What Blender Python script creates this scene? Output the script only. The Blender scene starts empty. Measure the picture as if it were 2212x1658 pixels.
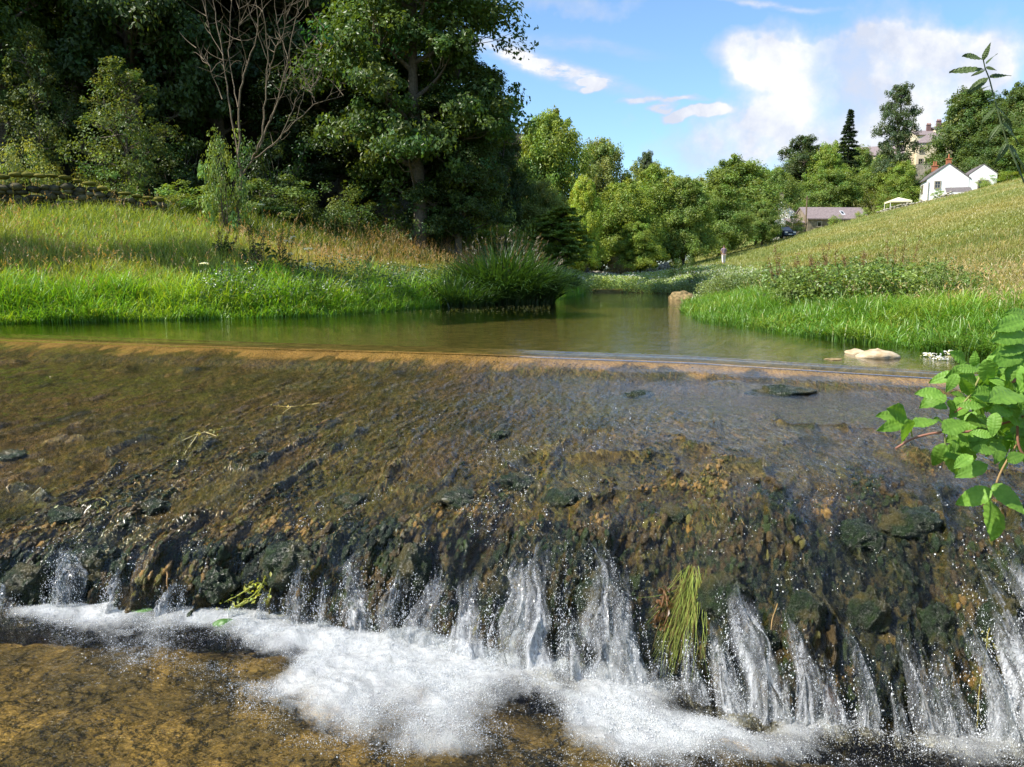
import bpy, math, random
import numpy as np
from mathutils import Vector, Matrix
R = math.radians
sc = bpy.context.scene
COL = sc.collection
rng = np.random.default_rng(7)

# ------------------------------------------------------------------ camera
CAMZ = 1.0
PITCH = R(8.1)
FPX, CX, CY = 1671.0, 1106.0, 829.0          # focal length and centre, in the 2212 px wide view of the photograph
cp, sp_ = math.cos(PITCH), math.sin(PITCH)
def ray(px, py):
    u = (np.asarray(px, float) - CX) / FPX; v = (CY - np.asarray(py, float)) / FPX
    return u, cp + v * sp_, -sp_ + v * cp
def at_z(px, py, z):
    dx, dy, dz = ray(px, py); t = (z - CAMZ) / dz
    return dx * t, dy * t
def at_y(px, py, Y):
    dx, dy, dz = ray(px, py); t = Y / dy
    return dx * t, CAMZ + dz * t
cam = bpy.data.cameras.new("Camera"); camo = bpy.data.objects.new("Camera", cam); COL.objects.link(camo)
cam.sensor_fit = 'HORIZONTAL'; cam.angle = 2 * math.atan(1106 / FPX); cam.clip_start = 0.05; cam.clip_end = 3000
camo.location = (0, 0, CAMZ); camo.rotation_euler = (R(90) - PITCH, 0, 0)
sc.camera = camo

# ------------------------------------------------------------------ noise
def _h(ix, iy, iz, seed):
    n = (ix.astype(np.uint32) * np.uint32(374761393) + iy.astype(np.uint32) * np.uint32(668265263)
         + iz.astype(np.uint32) * np.uint32(2147483647 - 1274126177 % 1000) + np.uint32(seed * 7919 + 13))
    n = (n ^ (n >> np.uint32(13))) * np.uint32(1274126177)
    n = (n ^ (n >> np.uint32(16))) * np.uint32(2246822519)
    n = n ^ (n >> np.uint32(15))
    return (n & np.uint32(0xFFFFFF)).astype(np.float32) / np.float32(0xFFFFFF)
def noise(x, y, z=0.0, seed=0):
    x = np.asarray(x, float); y = np.asarray(y, float); z = np.broadcast_to(np.asarray(z, float), x.shape)
    fx, fy, fz = np.floor(x), np.floor(y), np.floor(z)
    ix, iy, iz = fx.astype(np.int64), fy.astype(np.int64), fz.astype(np.int64)
    tx, ty, tz = x - fx, y - fy, z - fz
    tx = tx * tx * (3 - 2 * tx); ty = ty * ty * (3 - 2 * ty); tz = tz * tz * (3 - 2 * tz)
    def layer(k):
        a = _h(ix, iy, iz + k, seed); b = _h(ix + 1, iy, iz + k, seed)
        c = _h(ix, iy + 1, iz + k, seed); d = _h(ix + 1, iy + 1, iz + k, seed)
        return (a * (1 - tx) + b * tx) * (1 - ty) + (c * (1 - tx) + d * tx) * ty
    if np.all(z == 0): return layer(0) * 2 - 1
    return (layer(0) * (1 - tz) + layer(1) * tz) * 2 - 1
def fbm(x, y, z=0.0, oct=4, seed=0, gain=0.5, lac=2.03):
    x = np.asarray(x, float); y = np.asarray(y, float); z = np.asarray(z, float)
    s = 0; a = 1; t = 0
    for i in range(oct):
        s = s + a * noise(x * lac**i, y * lac**i, z * lac**i, seed + i * 17); t += a; a *= gain
    return s / t
def ridged(x, y, z=0.0, oct=4, seed=0):
    s = 0; a = 1; t = 0
    for i in range(oct):
        n = 1 - np.abs(noise(np.asarray(x) * 2.03**i, np.asarray(y) * 2.03**i, np.asarray(z) * 2.03**i, seed + i * 17))
        s = s + a * n * n; t += a; a *= .5
    return s / t
def sstep(a, b, x):
    t = np.clip((np.asarray(x, float) - a) / (b - a), 0, 1); return t * t * (3 - 2 * t)
def lerp(a, b, t): return a + (b - a) * t

# ------------------------------------------------------------------ meshes
def make_mesh(name, verts, tris=None, quads=None, mat=None, cols=None, attrs=None, smooth=True, mat_ids=None):
    me = bpy.data.meshes.new(name)
    verts = np.asarray(verts, np.float32).reshape(-1, 3)
    nt = 0 if tris is None else len(tris); nq = 0 if quads is None else len(quads)
    me.vertices.add(len(verts)); me.vertices.foreach_set("co", verts.ravel())
    parts = []
    if nt: parts.append(np.asarray(tris, np.int32).ravel())
    if nq: parts.append(np.asarray(quads, np.int32).ravel())
    loops = np.concatenate(parts)
    me.loops.add(len(loops)); me.loops.foreach_set("vertex_index", loops)
    starts = np.concatenate([np.arange(nt) * 3, nt * 3 + np.arange(nq) * 4]).astype(np.int32)
    me.polygons.add(nt + nq); me.polygons.foreach_set("loop_start", starts)
    me.polygons.foreach_set("use_smooth", np.full(nt + nq, smooth, bool))
    if cols is not None:
        a = me.attributes.new("Col", 'FLOAT_COLOR', 'POINT')
        c = np.ones((len(verts), 4), np.float32); c[:, :3] = cols
        a.data.foreach_set("color", c.ravel())
    for k, v in (attrs or {}).items():
        a = me.attributes.new(k, 'FLOAT', 'POINT'); a.data.foreach_set("value", np.asarray(v, np.float32).ravel())
    for m in (mat if isinstance(mat, (list, tuple)) else [mat]):
        if m is not None: me.materials.append(m)
    if mat_ids is not None: me.polygons.foreach_set("material_index", np.asarray(mat_ids, np.int32))
    me.update(calc_edges=True)
    return me
def link(name, data, parent=None, loc=(0, 0, 0), rot=(0, 0, 0), scale=(1, 1, 1)):
    o = bpy.data.objects.new(name, data); COL.objects.link(o)
    o.location = loc; o.rotation_euler = rot; o.scale = scale
    if parent is not None: o.parent = parent
    return o
def tag(o, label=None, cat=None, group=None, kind=None):
    if label: o['label'] = label
    if cat: o['category'] = cat
    if group: o['group'] = group
    if kind: o['kind'] = kind
    return o
def thing(name, label, cat, loc=(0, 0, 0), rz=0, group=None, scale=(1, 1, 1)):
    return tag(link(name, None, None, loc, (0, 0, rz), scale), label, cat, group)
class MB:
    """collects shapes of one part; build() links them as one mesh object"""
    def __init__(s): s.v = []; s.t = []; s.q = []; s.c = []; s.n = 0
    def add(s, v, t=None, q=None, c=None):
        v = np.asarray(v, float).reshape(-1, 3)
        if t is not None and len(t): s.t.append(np.asarray(t, int).reshape(-1, 3) + s.n)
        if q is not None and len(q): s.q.append(np.asarray(q, int).reshape(-1, 4) + s.n)
        s.v.append(v); s.n += len(v)
        s.c.append(np.broadcast_to(np.asarray((1, 1, 1) if c is None else c, float), v.shape))
        return s
    def box(s, x0, x1, y0, y1, z0, z1, c=None):
        v = [(x, y, z) for z in (z0, z1) for y in (y0, y1) for x in (x0, x1)]
        return s.add(v, None, [(0, 2, 3, 1), (4, 5, 7, 6), (0, 1, 5, 4), (2, 6, 7, 3), (0, 4, 6, 2), (1, 3, 7, 5)], c)
    def prism(s, poly, axis, a, b, c=None):
        """polygon in the two other axes, extruded along axis from a to b"""
        n = len(poly); v = []
        for w in (a, b):
            for p in poly:
                q = list(p); q.insert(axis, w); v.append(q)
        for k in range(n):
            pass
        q = [(k, (k + 1) % n, n + (k + 1) % n, n + k) for k in range(n)]
        t = []
        for k in range(1, n - 1): t += [(0, k + 1, k), (n, n + k, n + k + 1)]
        return s.add(v, t, q, c)
    def tube(s, pts, rad, sides=6, c=None, cap=True):
        pts = np.asarray(pts, float); n = len(pts); rad = np.broadcast_to(np.asarray(rad, float), (n,))
        d = np.gradient(pts, axis=0); d /= np.linalg.norm(d, axis=1)[:, None] + 1e-9
        ref = np.array([0, 0, 1.0]) if abs(d[:, 2]).mean() < .8 else np.array([1.0, 0, 0])
        a = np.cross(d, ref); a /= np.linalg.norm(a, axis=1)[:, None] + 1e-9
        b = np.cross(d, a)
        th = np.arange(sides) * 2 * np.pi / sides
        v = pts[:, None] + rad[:, None, None] * (a[:, None] * np.cos(th)[None, :, None] + b[:, None] * np.sin(th)[None, :, None])
        i = np.arange(n - 1)[:, None] * sides; j = np.arange(sides)[None]; j2 = (j + 1) % sides
        q = np.stack([i + j, i + j2, i + sides + j2, i + sides + j], -1).reshape(-1, 4)
        t = []
        if cap:
            for k in range(1, sides - 1): t += [(0, k, k + 1), ((n - 1) * sides, (n - 1) * sides + k + 1, (n - 1) * sides + k)]
        return s.add(v.reshape(-1, 3), t, q, c)
    def blob(s, cen, r, seed=0, nu=18, nv=12, amp=.25, freq=1.5, c=None):
        th = np.arange(nu) * 2 * np.pi / nu; ph = np.linspace(-np.pi / 2, np.pi / 2, nv)
        T, P = np.meshgrid(th, ph); d = np.stack([np.cos(P) * np.cos(T), np.cos(P) * np.sin(T), np.sin(P)], -1).reshape(-1, 3)
        k = 1 + amp * fbm(d[:, 0] * freq + 9, d[:, 1] * freq + 9, d[:, 2] * freq + 9, 3, seed)
        v = np.asarray(cen) + d * k[:, None] * np.asarray(r)
        i = np.arange(nv - 1)[:, None] * nu; j = np.arange(nu)[None]; j2 = (j + 1) % nu
        q = np.stack([i + j, i + j2, i + nu + j2, i + nu + j], -1).reshape(-1, 4)
        return s.add(v, None, q, c)
    def mesh(s, name, mat, smooth=False, color=True):
        v = np.concatenate(s.v); t = np.concatenate(s.t) if s.t else None; q = np.concatenate(s.q) if s.q else None
        return make_mesh(name, v, t, q, mat, np.concatenate(s.c) if color else None, smooth=smooth)
    def build(s, name, mat, parent=None, smooth=False, loc=(0, 0, 0), rz=0):
        return link(name, s.mesh(name, mat, smooth), parent, loc, (0, 0, rz))

# ------------------------------------------------------------------ materials
class NT:
    def __init__(s, tree): s.t = tree; tree.nodes.clear()
    def n(s, typ, ins=None, **props):
        nd = s.t.nodes.new(typ)
        for k, v in props.items(): setattr(nd, k, v)
        for k, v in (ins or {}).items():
            sock = nd.inputs[k]
            if isinstance(v, bpy.types.NodeSocket): s.t.links.new(v, sock)
            elif isinstance(v, bpy.types.Node): s.t.links.new(v.outputs[0], sock)
            else:
                if hasattr(sock.default_value, '__len__') and not hasattr(v, '__len__'): v = [v] * len(sock.default_value)
                if hasattr(sock.default_value, '__len__') and len(sock.default_value) == 4 and len(v) == 3: v = (*v, 1)
                sock.default_value = v
        return nd
    def math(s, op, a, b=0.0, c=0.0, clamp=False):
        nd = s.n('ShaderNodeMath', {0: a, 1: b, 2: c}, operation=op); nd.use_clamp = clamp; return nd.outputs[0]
    def mix(s, f, a, b):
        nd = s.t.nodes.new('ShaderNodeMix'); nd.data_type = 'RGBA'
        for k, v in ((0, f), (6, a), (7, b)):
            sock = nd.inputs[k]
            if isinstance(v, bpy.types.NodeSocket): s.t.links.new(v, sock)
            else: sock.default_value = v if k == 0 else (*v, 1)
        return nd.outputs[2]
    def ramp(s, f, stops):
        nd = s.n('ShaderNodeValToRGB', {0: f}); e = nd.color_ramp.elements
        while len(e) < len(stops): e.new(.5)
        for k, (p, c) in enumerate(stops):
            e[k].position = p; e[k].color = (c, c, c, 1) if not hasattr(c, '__len__') else (*c, 1)
        return nd.outputs[0]
    def noise(s, vec, scale, detail=4, rough=.55, dist=0.0):
        return s.n('ShaderNodeTexNoise', {'Vector': vec, 'Scale': scale, 'Detail': detail, 'Roughness': rough, 'Distortion': dist}).outputs[0]
    def pos(s): return s.n('ShaderNodeNewGeometry').outputs['Position']
    def obj(s): return s.n('ShaderNodeTexCoord').outputs['Object']
    def scaled(s, vec, sc3, rot=(0, 0, 0)):
        return s.n('ShaderNodeMapping', {'Vector': vec, 'Scale': sc3, 'Rotation': rot}).outputs[0]
    def attr(s, name, which='Color'): return s.n('ShaderNodeAttribute', attribute_name=name).outputs[which]
    def bump(s, h, strength, dist, normal=None):
        d = {'Height': h, 'Strength': strength, 'Distance': dist}
        if normal is not None: d['Normal'] = normal
        return s.n('ShaderNodeBump', d).outputs[0]
    def out(s, surf): s.n('ShaderNodeOutputMaterial', {'Surface': surf})
MATS = {}
def mat(name):
    m = bpy.data.materials.new(name); m.use_nodes = True; MATS[name] = m
    return m, NT(m.node_tree)
def simple(name, col, rough=.8, var=.25, scale=6.0, bump=0.0, spec=.3, metal=0.0, col2=None, plain=False):
    m, t = mat(name); p = t.obj(); n = t.noise(p, scale, 5)
    c2 = col2 or tuple(x * (1 - var) for x in col)
    c = t.mix(t.ramp(n, [(.35, 0.), (.65, 1.)]), c2, col)
    if not plain: c = t.n('ShaderNodeMix', {0: 1.0, 6: c, 7: t.attr('Col')}, data_type='RGBA', blend_type='MULTIPLY').outputs[2]
    d = {'Base Color': c, 'Roughness': rough, 'Specular IOR Level': spec, 'Metallic': metal}
    if bump: d['Normal'] = t.bump(n, 1.0, bump)
    t.out(t.n('ShaderNodeBsdfPrincipled', d)); return m
def leaf_material(name, trans=.38, gloss=.02, rough=.4, mult=1.0):
    """leaf: colour of the object times a per-leaf variation, part of the light passes through"""
    m, t = mat(name)
    oc = t.n('ShaderNodeObjectInfo').outputs['Color']
    c = t.n('ShaderNodeMix', {0: 1.0, 6: oc, 7: t.attr('Col')}, data_type='RGBA', blend_type='MULTIPLY').outputs[2]
    tc = t.n('ShaderNodeMix', {0: 1.0, 6: c, 7: (1.5 * mult, 1.35 * mult, .45 * mult, 1)}, data_type='RGBA', blend_type='MULTIPLY').outputs[2]
    a = t.n('ShaderNodeBsdfDiffuse', {'Color': c}); b = t.n('ShaderNodeBsdfTranslucent', {'Color': tc})
    s = t.n('ShaderNodeMixShader', {0: trans, 1: a.outputs[0], 2: b.outputs[0]})
    g = t.n('ShaderNodeBsdfGlossy', {'Color': (1, 1, 1, 1), 'Roughness': rough})
    t.out(t.n('ShaderNodeMixShader', {0: gloss, 1: s.outputs[0], 2: g.outputs[0]})); return m
LEAF = leaf_material('leaf')
BLADE = leaf_material('grass_blade', .4, .035, .45)
BARK = simple('bark', (.16, .13, .095), .9, .5, 9, .02)
GREYBARK = simple('bleached_bark', (.17, .13, .085), .85, .4, 12, .01)
# ------------------------------------------------------------------ light and sky
SUN_EL, SUN_AZ = R(47), R(251)                 # azimuth clockwise from +Y
sd = Vector((math.sin(SUN_AZ) * math.cos(SUN_EL), math.cos(SUN_AZ) * math.cos(SUN_EL), math.sin(SUN_EL)))
L = bpy.data.lights.new("Sun", 'SUN'); L.energy = 4.6; L.angle = R(.5); L.color = (1, .94, .84)
so = link("Sun", L, None, (-40, -10, 60)); so.rotation_euler = sd.to_track_quat('Z', 'Y').to_euler()
w = bpy.data.worlds.new("World"); sc.world = w; w.use_nodes = True
t = NT(w.node_tree)
sky = t.n('ShaderNodeTexSky', sky_type='NISHITA'); sky.sun_disc = False
sky.sun_elevation = SUN_EL; sky.sun_rotation = SUN_AZ; sky.air_density = 1.0; sky.dust_density = .6; sky.ozone_density = 1.6
g = t.n('ShaderNodeTexCoord').outputs['Generated']
sep = t.n('ShaderNodeSeparateXYZ', {0: g})
yy = t.math('MAXIMUM', sep.outputs[1], .12)
uv = t.n('ShaderNodeCombineXYZ', {0: t.math('DIVIDE', sep.outputs[0], yy), 1: t.math('DIVIDE', sep.outputs[2], yy), 2: 0.0}).outputs[0]
warp = t.n('ShaderNodeTexNoise', {'Vector': uv, 'Scale': 5.0, 'Detail': 5.0, 'Roughness': .6}).outputs['Color']
wv = t.n('ShaderNodeVectorMath', {0: warp, 1: (.5, .5, .5)}, operation='SUBTRACT').outputs[0]
wv = t.n('ShaderNodeVectorMath', {0: wv, 3: .17}, operation='SCALE').outputs[0]
uvw = t.n('ShaderNodeVectorMath', {0: uv, 1: wv}, operation='ADD').outputs[0]
wv2 = t.n('ShaderNodeVectorMath', {0: wv, 3: .36}, operation='SCALE').outputs[0]
uvs = t.n('ShaderNodeVectorMath', {0: uv, 1: wv2}, operation='ADD').outputs[0]
def ellipse(px, py, rx, ry, rot, wgt, sharp, small=False):
    dx, dy, dz = ray(px, py)
    loc = (dx / dy, dz / dy, 0)
    mp = t.n('ShaderNodeMapping', {'Vector': uvs if small else uvw, 'Location': loc, 'Rotation': (0, 0, R(rot)), 'Scale': (rx / FPX, ry / FPX, 1)}, vector_type='TEXTURE').outputs[0]
    ln = t.n('ShaderNodeVectorMath', {0: mp}, operation='LENGTH').outputs['Value']
    mr = t.n('ShaderNodeMapRange', {0: ln, 1: 1.0 + sharp, 2: max(0.0, 1.0 - sharp), 3: 0.0, 4: wgt}, interpolation_type='SMOOTHSTEP')
    return mr.outputs[0]
CL = [ (1960, 120, 130, 50, 5, .75, .8), (2090, 170, 90, 50, 0, .6, .8), (1640, 150, 110, 50, 10, .7, .8), # px, py, rx, ry, rot, weight, softness : broad heaps of cloud on the right of the valley, wisps near the middle
 (1760, 155, 200, 80, -8, .8, .75), (1800, 165, 85, 55, 0, .75, .7), (1620, 120, 130, 45, 10, .5, .8), (2010, 190, 170, 80, 10, .62, .8),
 (1880, 60, 300, 70, 0, .45, .8), (2180, 90, 90, 110, 0, .5, .8), (1700, 285, 110, 45, -5, .85, .7), (1830, 270, 200, 60, 0, .75, .8), (1960, 260, 190, 90, 0, .55, .8),
 (1590, 290, 120, 40, 0, .4, .9), (1900, 120, 160, 36, 0, .35, .8), (1560, 350, 130, 40, 0, .5, .9), (1370, 270, 80, 48, 0, .5, .9), (1230, 5, 110, 35, 0, .75, .8), (1640, 330, 150, 45, 0, .5, .9),
 (1430, 300, 160, 40, 0, .25, .9), (1520, 388, 200, 30, 0, .5, .9), (1700, -60, 500, 60, 0, .35, .9)]
CS = [(1190, 145, 160, 16, -17, .85, .9), (1140, 120, 80, 24, -24, .5, .9), (1285, 181, 32, 7, -6, .95, .45), (1287, 198, 26, 8, 4, .95, .45), (1250, 92, 120, 12, -8, .25, .9),
 (1382, 222, 36, 6, 8, .8, .6), (1432, 238, 28, 10, 5, 1., .4), (1445, 222, 30, 4, -4, .6, .6), (1508, 250, 62, 11, 5, 1.1, .35), (1466, 258, 30, 10, 8, 1., .4), (1650, 5, 120, 6, -4, .5, .9), (1235, 190, 22, 6, -8, .4, .8), (1480, 223, 40, 4, -6, .5, .8)]
tot = None
for e in CL:
    v = ellipse(*e); tot = v if tot is None else t.math('ADD', tot, v)
n1 = t.noise(uv, 7.0, 8, .60)
dens = t.n('ShaderNodeMapRange', {0: t.math('ADD', t.math('MINIMUM', tot, 1.25), t.math('MULTIPLY_ADD', n1, 2.1, -1.05)), 1: .48, 2: 1.30, 3: 0.0, 4: .97}).outputs[0]
nsm = t.n('ShaderNodeMapRange', {0: t.noise(t.scaled(uv, (1, 2.5, 1)), 26, 5, .65), 1: .30, 2: .62, 3: .3, 4: 1.6}).outputs[0]
for e in CS:
    dens = t.math('ADD', dens, t.math('MULTIPLY', ellipse(*e, small=True), nsm))
# unseen cloud added overhead, denser on the right, to brighten the apron's sheen
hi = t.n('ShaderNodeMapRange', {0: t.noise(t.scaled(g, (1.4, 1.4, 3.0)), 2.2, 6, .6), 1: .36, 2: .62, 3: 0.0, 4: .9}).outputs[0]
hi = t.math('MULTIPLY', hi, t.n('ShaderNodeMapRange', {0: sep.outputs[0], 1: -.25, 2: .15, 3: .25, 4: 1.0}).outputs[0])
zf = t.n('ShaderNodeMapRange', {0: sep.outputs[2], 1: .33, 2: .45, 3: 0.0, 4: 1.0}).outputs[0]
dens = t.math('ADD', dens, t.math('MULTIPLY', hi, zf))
dens = t.math('MULTIPLY', dens, t.n('ShaderNodeMapRange', {0: sep.outputs[1], 1: 0.05, 2: .2, 3: .3, 4: 1.0}).outputs[0])
dens = t.math('MINIMUM', dens, 1.0)
n2 = t.noise(uv, 6.5, 6, .62)
shade = t.n('ShaderNodeMapRange', {0: n2, 1: .42, 2: .60, 3: 0.0, 4: 1.0}).outputs[0]
SKY_STR = .12
ccol = t.mix(t.math('MULTIPLY', t.math('MULTIPLY_ADD', shade, .75, .25), t.n('ShaderNodeMapRange', {0: dens, 1: .3, 2: 1.0, 3: .35, 4: 1.0}).outputs[0]), (2.7, 3.05, 3.9), (5.0, 5.0, 5.05))
skyc = t.n('ShaderNodeMix', {0: 1.0, 6: sky.outputs[0], 7: (.82, .98, 1.10, 1)}, data_type='RGBA', blend_type='MULTIPLY').outputs[2]
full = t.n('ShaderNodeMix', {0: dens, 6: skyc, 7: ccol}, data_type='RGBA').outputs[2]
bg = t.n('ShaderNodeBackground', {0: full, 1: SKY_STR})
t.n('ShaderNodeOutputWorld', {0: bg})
sc.view_settings.view_transform = 'Standard'; sc.view_settings.look = 'None'; sc.view_settings.gamma = 1
sc.view_settings.exposure = .88
try:
    sc.cycles.use_denoising = True; sc.cycles.denoiser = 'OPENIMAGEDENOISE'; sc.cycles.denoising_input_passes = 'RGB_ALBEDO_NORMAL'; sc.cycles.denoising_prefilter = 'ACCURATE'
    sc.cycles.max_bounces = 8; sc.cycles.diffuse_bounces = 3; sc.cycles.glossy_bounces = 3; sc.cycles.transmission_bounces = 4; sc.cycles.transparent_max_bounces = 16
    sc.cycles.caustics_reflective = False; sc.cycles.caustics_refractive = False; sc.cycles.sample_clamp_indirect = 6
except Exception: pass

# ------------------------------------------------------------------ terrain
XLp = np.array([(-17, -30), (-17, 8.5), (-15.6, 12.5), (-14, 14.3), (-10.3, 15.6), (-7.2, 17.0), (-4.5, 18.6), (-3.0, 21.5), (-1.6, 25.7), (0.4, 28.4), (1.6, 30.4), (3.2, 36), (3.4, 40), (5, 60), (8, 110)])
XRp = np.array([(1.9, -30), (1.9, 1.2), (2.7, 2.6), (3.5, 3.6), (4.6, 4.8), (5.6, 7.5), (6.3, 9.2), (5.9, 10.2), (5.0, 12.9), (4.4, 16.0), (4.8, 20), (6.1, 25.7), (8.2, 31.5), (8.6, 36), (7.5, 40), (9, 60), (12, 110)])
def pdist(X, Y, P):
    best = np.full(X.shape, 1e9)
    for (x0, y0), (x1, y1) in zip(P[:-1], P[1:]):
        dx, dy = x1 - x0, y1 - y0
        tt = np.clip(((X - x0) * dx + (Y - y0) * dy) / (dx * dx + dy * dy), 0, 1)
        best = np.minimum(best, np.hypot(X - x0 - tt * dx, Y - y0 - tt * dy))
    return best
WOOD = np.array([(-60, 17), (-30, 21.5), (-17.5, 24.5), (-9.5, 27.5), (-4, 31), (1.5, 36), (8, 55), (13, 90), (16, 130)])
def left_d(X, Y):   # distance onto the left bank (positive on land)
    s = np.where(X < np.interp(Y, XLp[:, 1], XLp[:, 0]), 1, -1)
    return s * pdist(X, Y, XLp)
def right_d(X, Y):
    s = np.where(X > np.interp(Y, XRp[:, 1], XRp[:, 0]), 1, -1)
    return s * pdist(X, Y, XRp)
def wood_d(X, Y):
    s = np.where(Y > np.interp(X, WOOD[:, 0], WOOD[:, 1]), 1, -1)
    return s * pdist(X, Y, WOOD)
def H(X, Y, rough=True):
    X = np.asarray(X, float); Y = np.asarray(Y, float); shp = X.shape
    X = np.atleast_1d(X); Y = np.atleast_1d(Y)
    dl, dr, dw = left_d(X, Y), right_d(X, Y), wood_d(X, Y)
    up = .008 * np.maximum(Y - 30, 0)
    zl = -.3 + .38 * sstep(-.7, .5, dl) + .30 * np.clip(dl - .3, 0, 9.5) + .03 * np.maximum(dl - 10, 0)
    wd = np.maximum(dw, 0)
    zl = zl + .10 * np.minimum(wd, 8) + .42 * np.clip(wd - 8, 0, 75)
    k = .24 * (X - 17.3 - .3 * np.maximum(Y - 112, 0)); hill = np.where(k > 20, k, np.log1p(np.exp(np.clip(k * 1.2, -40, 40))) / 1.2)
    back = .30 * np.clip(Y - 138, 0, 85) * sstep(85, 128, X)
    zr = -.3 + .38 * sstep(-.7, .5, dr) + .05 * np.clip(dr - .3, 0, 7) + hill + back
    mid = np.where(Y > 39, -.3 + .36 * sstep(39, 41, Y), -.45)
    mid = mid + .18 * np.clip(Y - 100, 0, 120) 
    z = np.where(dl > -.7, zl, np.where(dr > -.7, zr, mid))
    z = np.where((dl > -.7) & (dr > -.7) & (Y > 30), np.maximum(zl, zr), z)
    lo = sstep(10.5, 8.5, Y + .37 * X)      # below the crest of the weir the channel is cut deeper
    z = np.where((dl <= .2) & (dr <= .2), z - 1.5 * lo, z) + up * (Y > 39) + up * (Y <= 39) * ((dl > 0) | (dr > 0))
    if rough:
        land = ((dl > .3) | (dr > .3)).astype(float)
        z = z + land * (.10 * fbm(X * .35, Y * .35, 0, 3, 5) + .5 * sstep(25, 60, Y) * fbm(X * .05 + 3, Y * .05, 0, 2, 8))
    return z.reshape(shp)
def gz(x, y): return float(H(np.array([x]), np.array([y]))[0])
def axis(a, b, step, ext, n):
    core = np.arange(a, b, step); g1 = a - np.geomspace(step, a - ext[0], n)[::-1]; g2 = b + np.geomspace(step * .5, ext[1] - b, n)
    return np.concatenate([g1, core, g2])
xs = axis(-32, 62, .34, (-420, 420), 40); ys = axis(6, 60, .3, (-60, 420), 60)
GX, GY = np.meshgrid(xs, ys); GZ = H(GX, GY)
ny, nx = GX.shape
i = np.arange(ny - 1)[:, None] * nx + np.arange(nx - 1)[None]
Q = np.stack([i, i + 1, i + nx + 1, i + nx], -1).reshape(-1, 4)
dwg = wood_d(GX, GY)
m, t = mat('meadow_ground')
p = t.pos(); n1 = t.noise(p, .12, 4); n2 = t.noise(t.scaled(p, (1, 1, 1)), 1.3, 6, .65); n3 = t.noise(p, 11, 4, .7)
straw = t.mix(t.ramp(n2, [(.35, 0.), (.62, 1.)]), (.21, .25, .06), (.38, .33, .115))
green = t.mix(t.ramp(n2, [(.35, 0.), (.65, 1.)]), (.10, .15, .035), (.19, .23, .055))
base = t.mix(t.ramp(n1, [(.42, 0.), (.58, 1.)]), green, straw)
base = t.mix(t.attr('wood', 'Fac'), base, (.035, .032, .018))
base = t.mix(t.ramp(n3, [(.3, .55), (.55, 0.)]), base, (.03, .035, .012))
bedc = t.mix(t.ramp(t.noise(p, 3.5, 6, .7), [(.35, 0.), (.65, 1.)]), (.07, .06, .018), (.24, .19, .06))
base = t.mix(t.attr('bed', 'Fac'), base, bedc)
t.out(t.n('ShaderNodeBsdfPrincipled', {'Base Color': base, 'Roughness': 1.0, 'Specular IOR Level': .1, 'Normal': t.bump(n3, 1.0, .12)}))
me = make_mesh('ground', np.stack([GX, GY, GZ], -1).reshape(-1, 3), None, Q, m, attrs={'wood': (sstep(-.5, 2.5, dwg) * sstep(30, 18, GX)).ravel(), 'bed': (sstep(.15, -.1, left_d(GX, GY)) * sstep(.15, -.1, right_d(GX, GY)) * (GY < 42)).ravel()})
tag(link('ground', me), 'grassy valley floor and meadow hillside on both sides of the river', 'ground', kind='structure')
# ------------------------------------------------------------------ foliage builders
def leaves_mesh(P, A, N, Lh, Wh, shade, sag=.15):
    """leaf diamonds: centre P, axis A, normal N, half length and width"""
    B = np.cross(N, A); B /= np.linalg.norm(B, axis=1)[:, None] + 1e-9
    n = len(P); Lh = np.broadcast_to(Lh, (n,))[:, None]; Wh = np.broadcast_to(Wh, (n,))[:, None]
    Nn = np.cross(A, B)
    v = np.stack([P - A * Lh, P + B * Wh + Nn * Lh * sag, P + A * Lh, P - B * Wh + Nn * Lh * sag], 1).reshape(-1, 3)
    q = np.arange(n * 4).reshape(-1, 4)
    c = np.repeat(shade, 4, axis=0)
    return v, q, c
def unit(v): return v / (np.linalg.norm(v, axis=-1, keepdims=True) + 1e-9)
def crown_leaves(r, centers, radii, m, leaf, flat=.65, up=.55, outc=None, hue=.12, droop=.2):
    """m leaves in every cluster"""
    K = len(centers)
    off = r.normal(size=(K, m, 3)); off = unit(off) * (r.random((K, m, 1)) ** .45)
    off[..., 2] *= flat
    P = (centers[:, None] + off * radii[:, None, None]).reshape(-1, 3)
    o = unit(off + .6 * unit(centers - (centers.mean(0) if outc is None else outc))[:, None]).reshape(-1, 3)
    N = unit(o * .7 + np.array([0, 0, up]) + r.normal(size=P.shape) * .45)
    A = unit(np.cross(N, r.normal(size=P.shape))); A[:, 2] -= droop; A = unit(A - N * (A * N).sum(1)[:, None])
    s = leaf * r.uniform(.65, 1.25, len(P))
    ck = np.repeat(r.normal(1, .16, (K, 1)), m, 0); hk = np.repeat(r.normal(0, hue, (K, 1)), m, 0)
    lv = (ck * r.normal(1, .14, (len(P), 1))).clip(.45, 1.7)
    sh = np.concatenate([lv * (1 + hk), lv, lv * (1 - .5 * hk)], 1)
    return P, A, N, s, sh
def curve(a, b, n=5, bend=.1, r=None, sag=0):
    a, b = np.asarray(a, float), np.asarray(b, float); tt = np.linspace(0, 1, n)[:, None]
    L_ = np.linalg.norm(b - a); off = (r.normal(size=3) if r is not None else np.zeros(3)) * bend * L_
    p = a + (b - a) * tt + off * np.sin(np.pi * tt); p[:, 2] += sag * L_ * np.sin(np.pi * tt[:, 0]); return p
PROTO = {}
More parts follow.
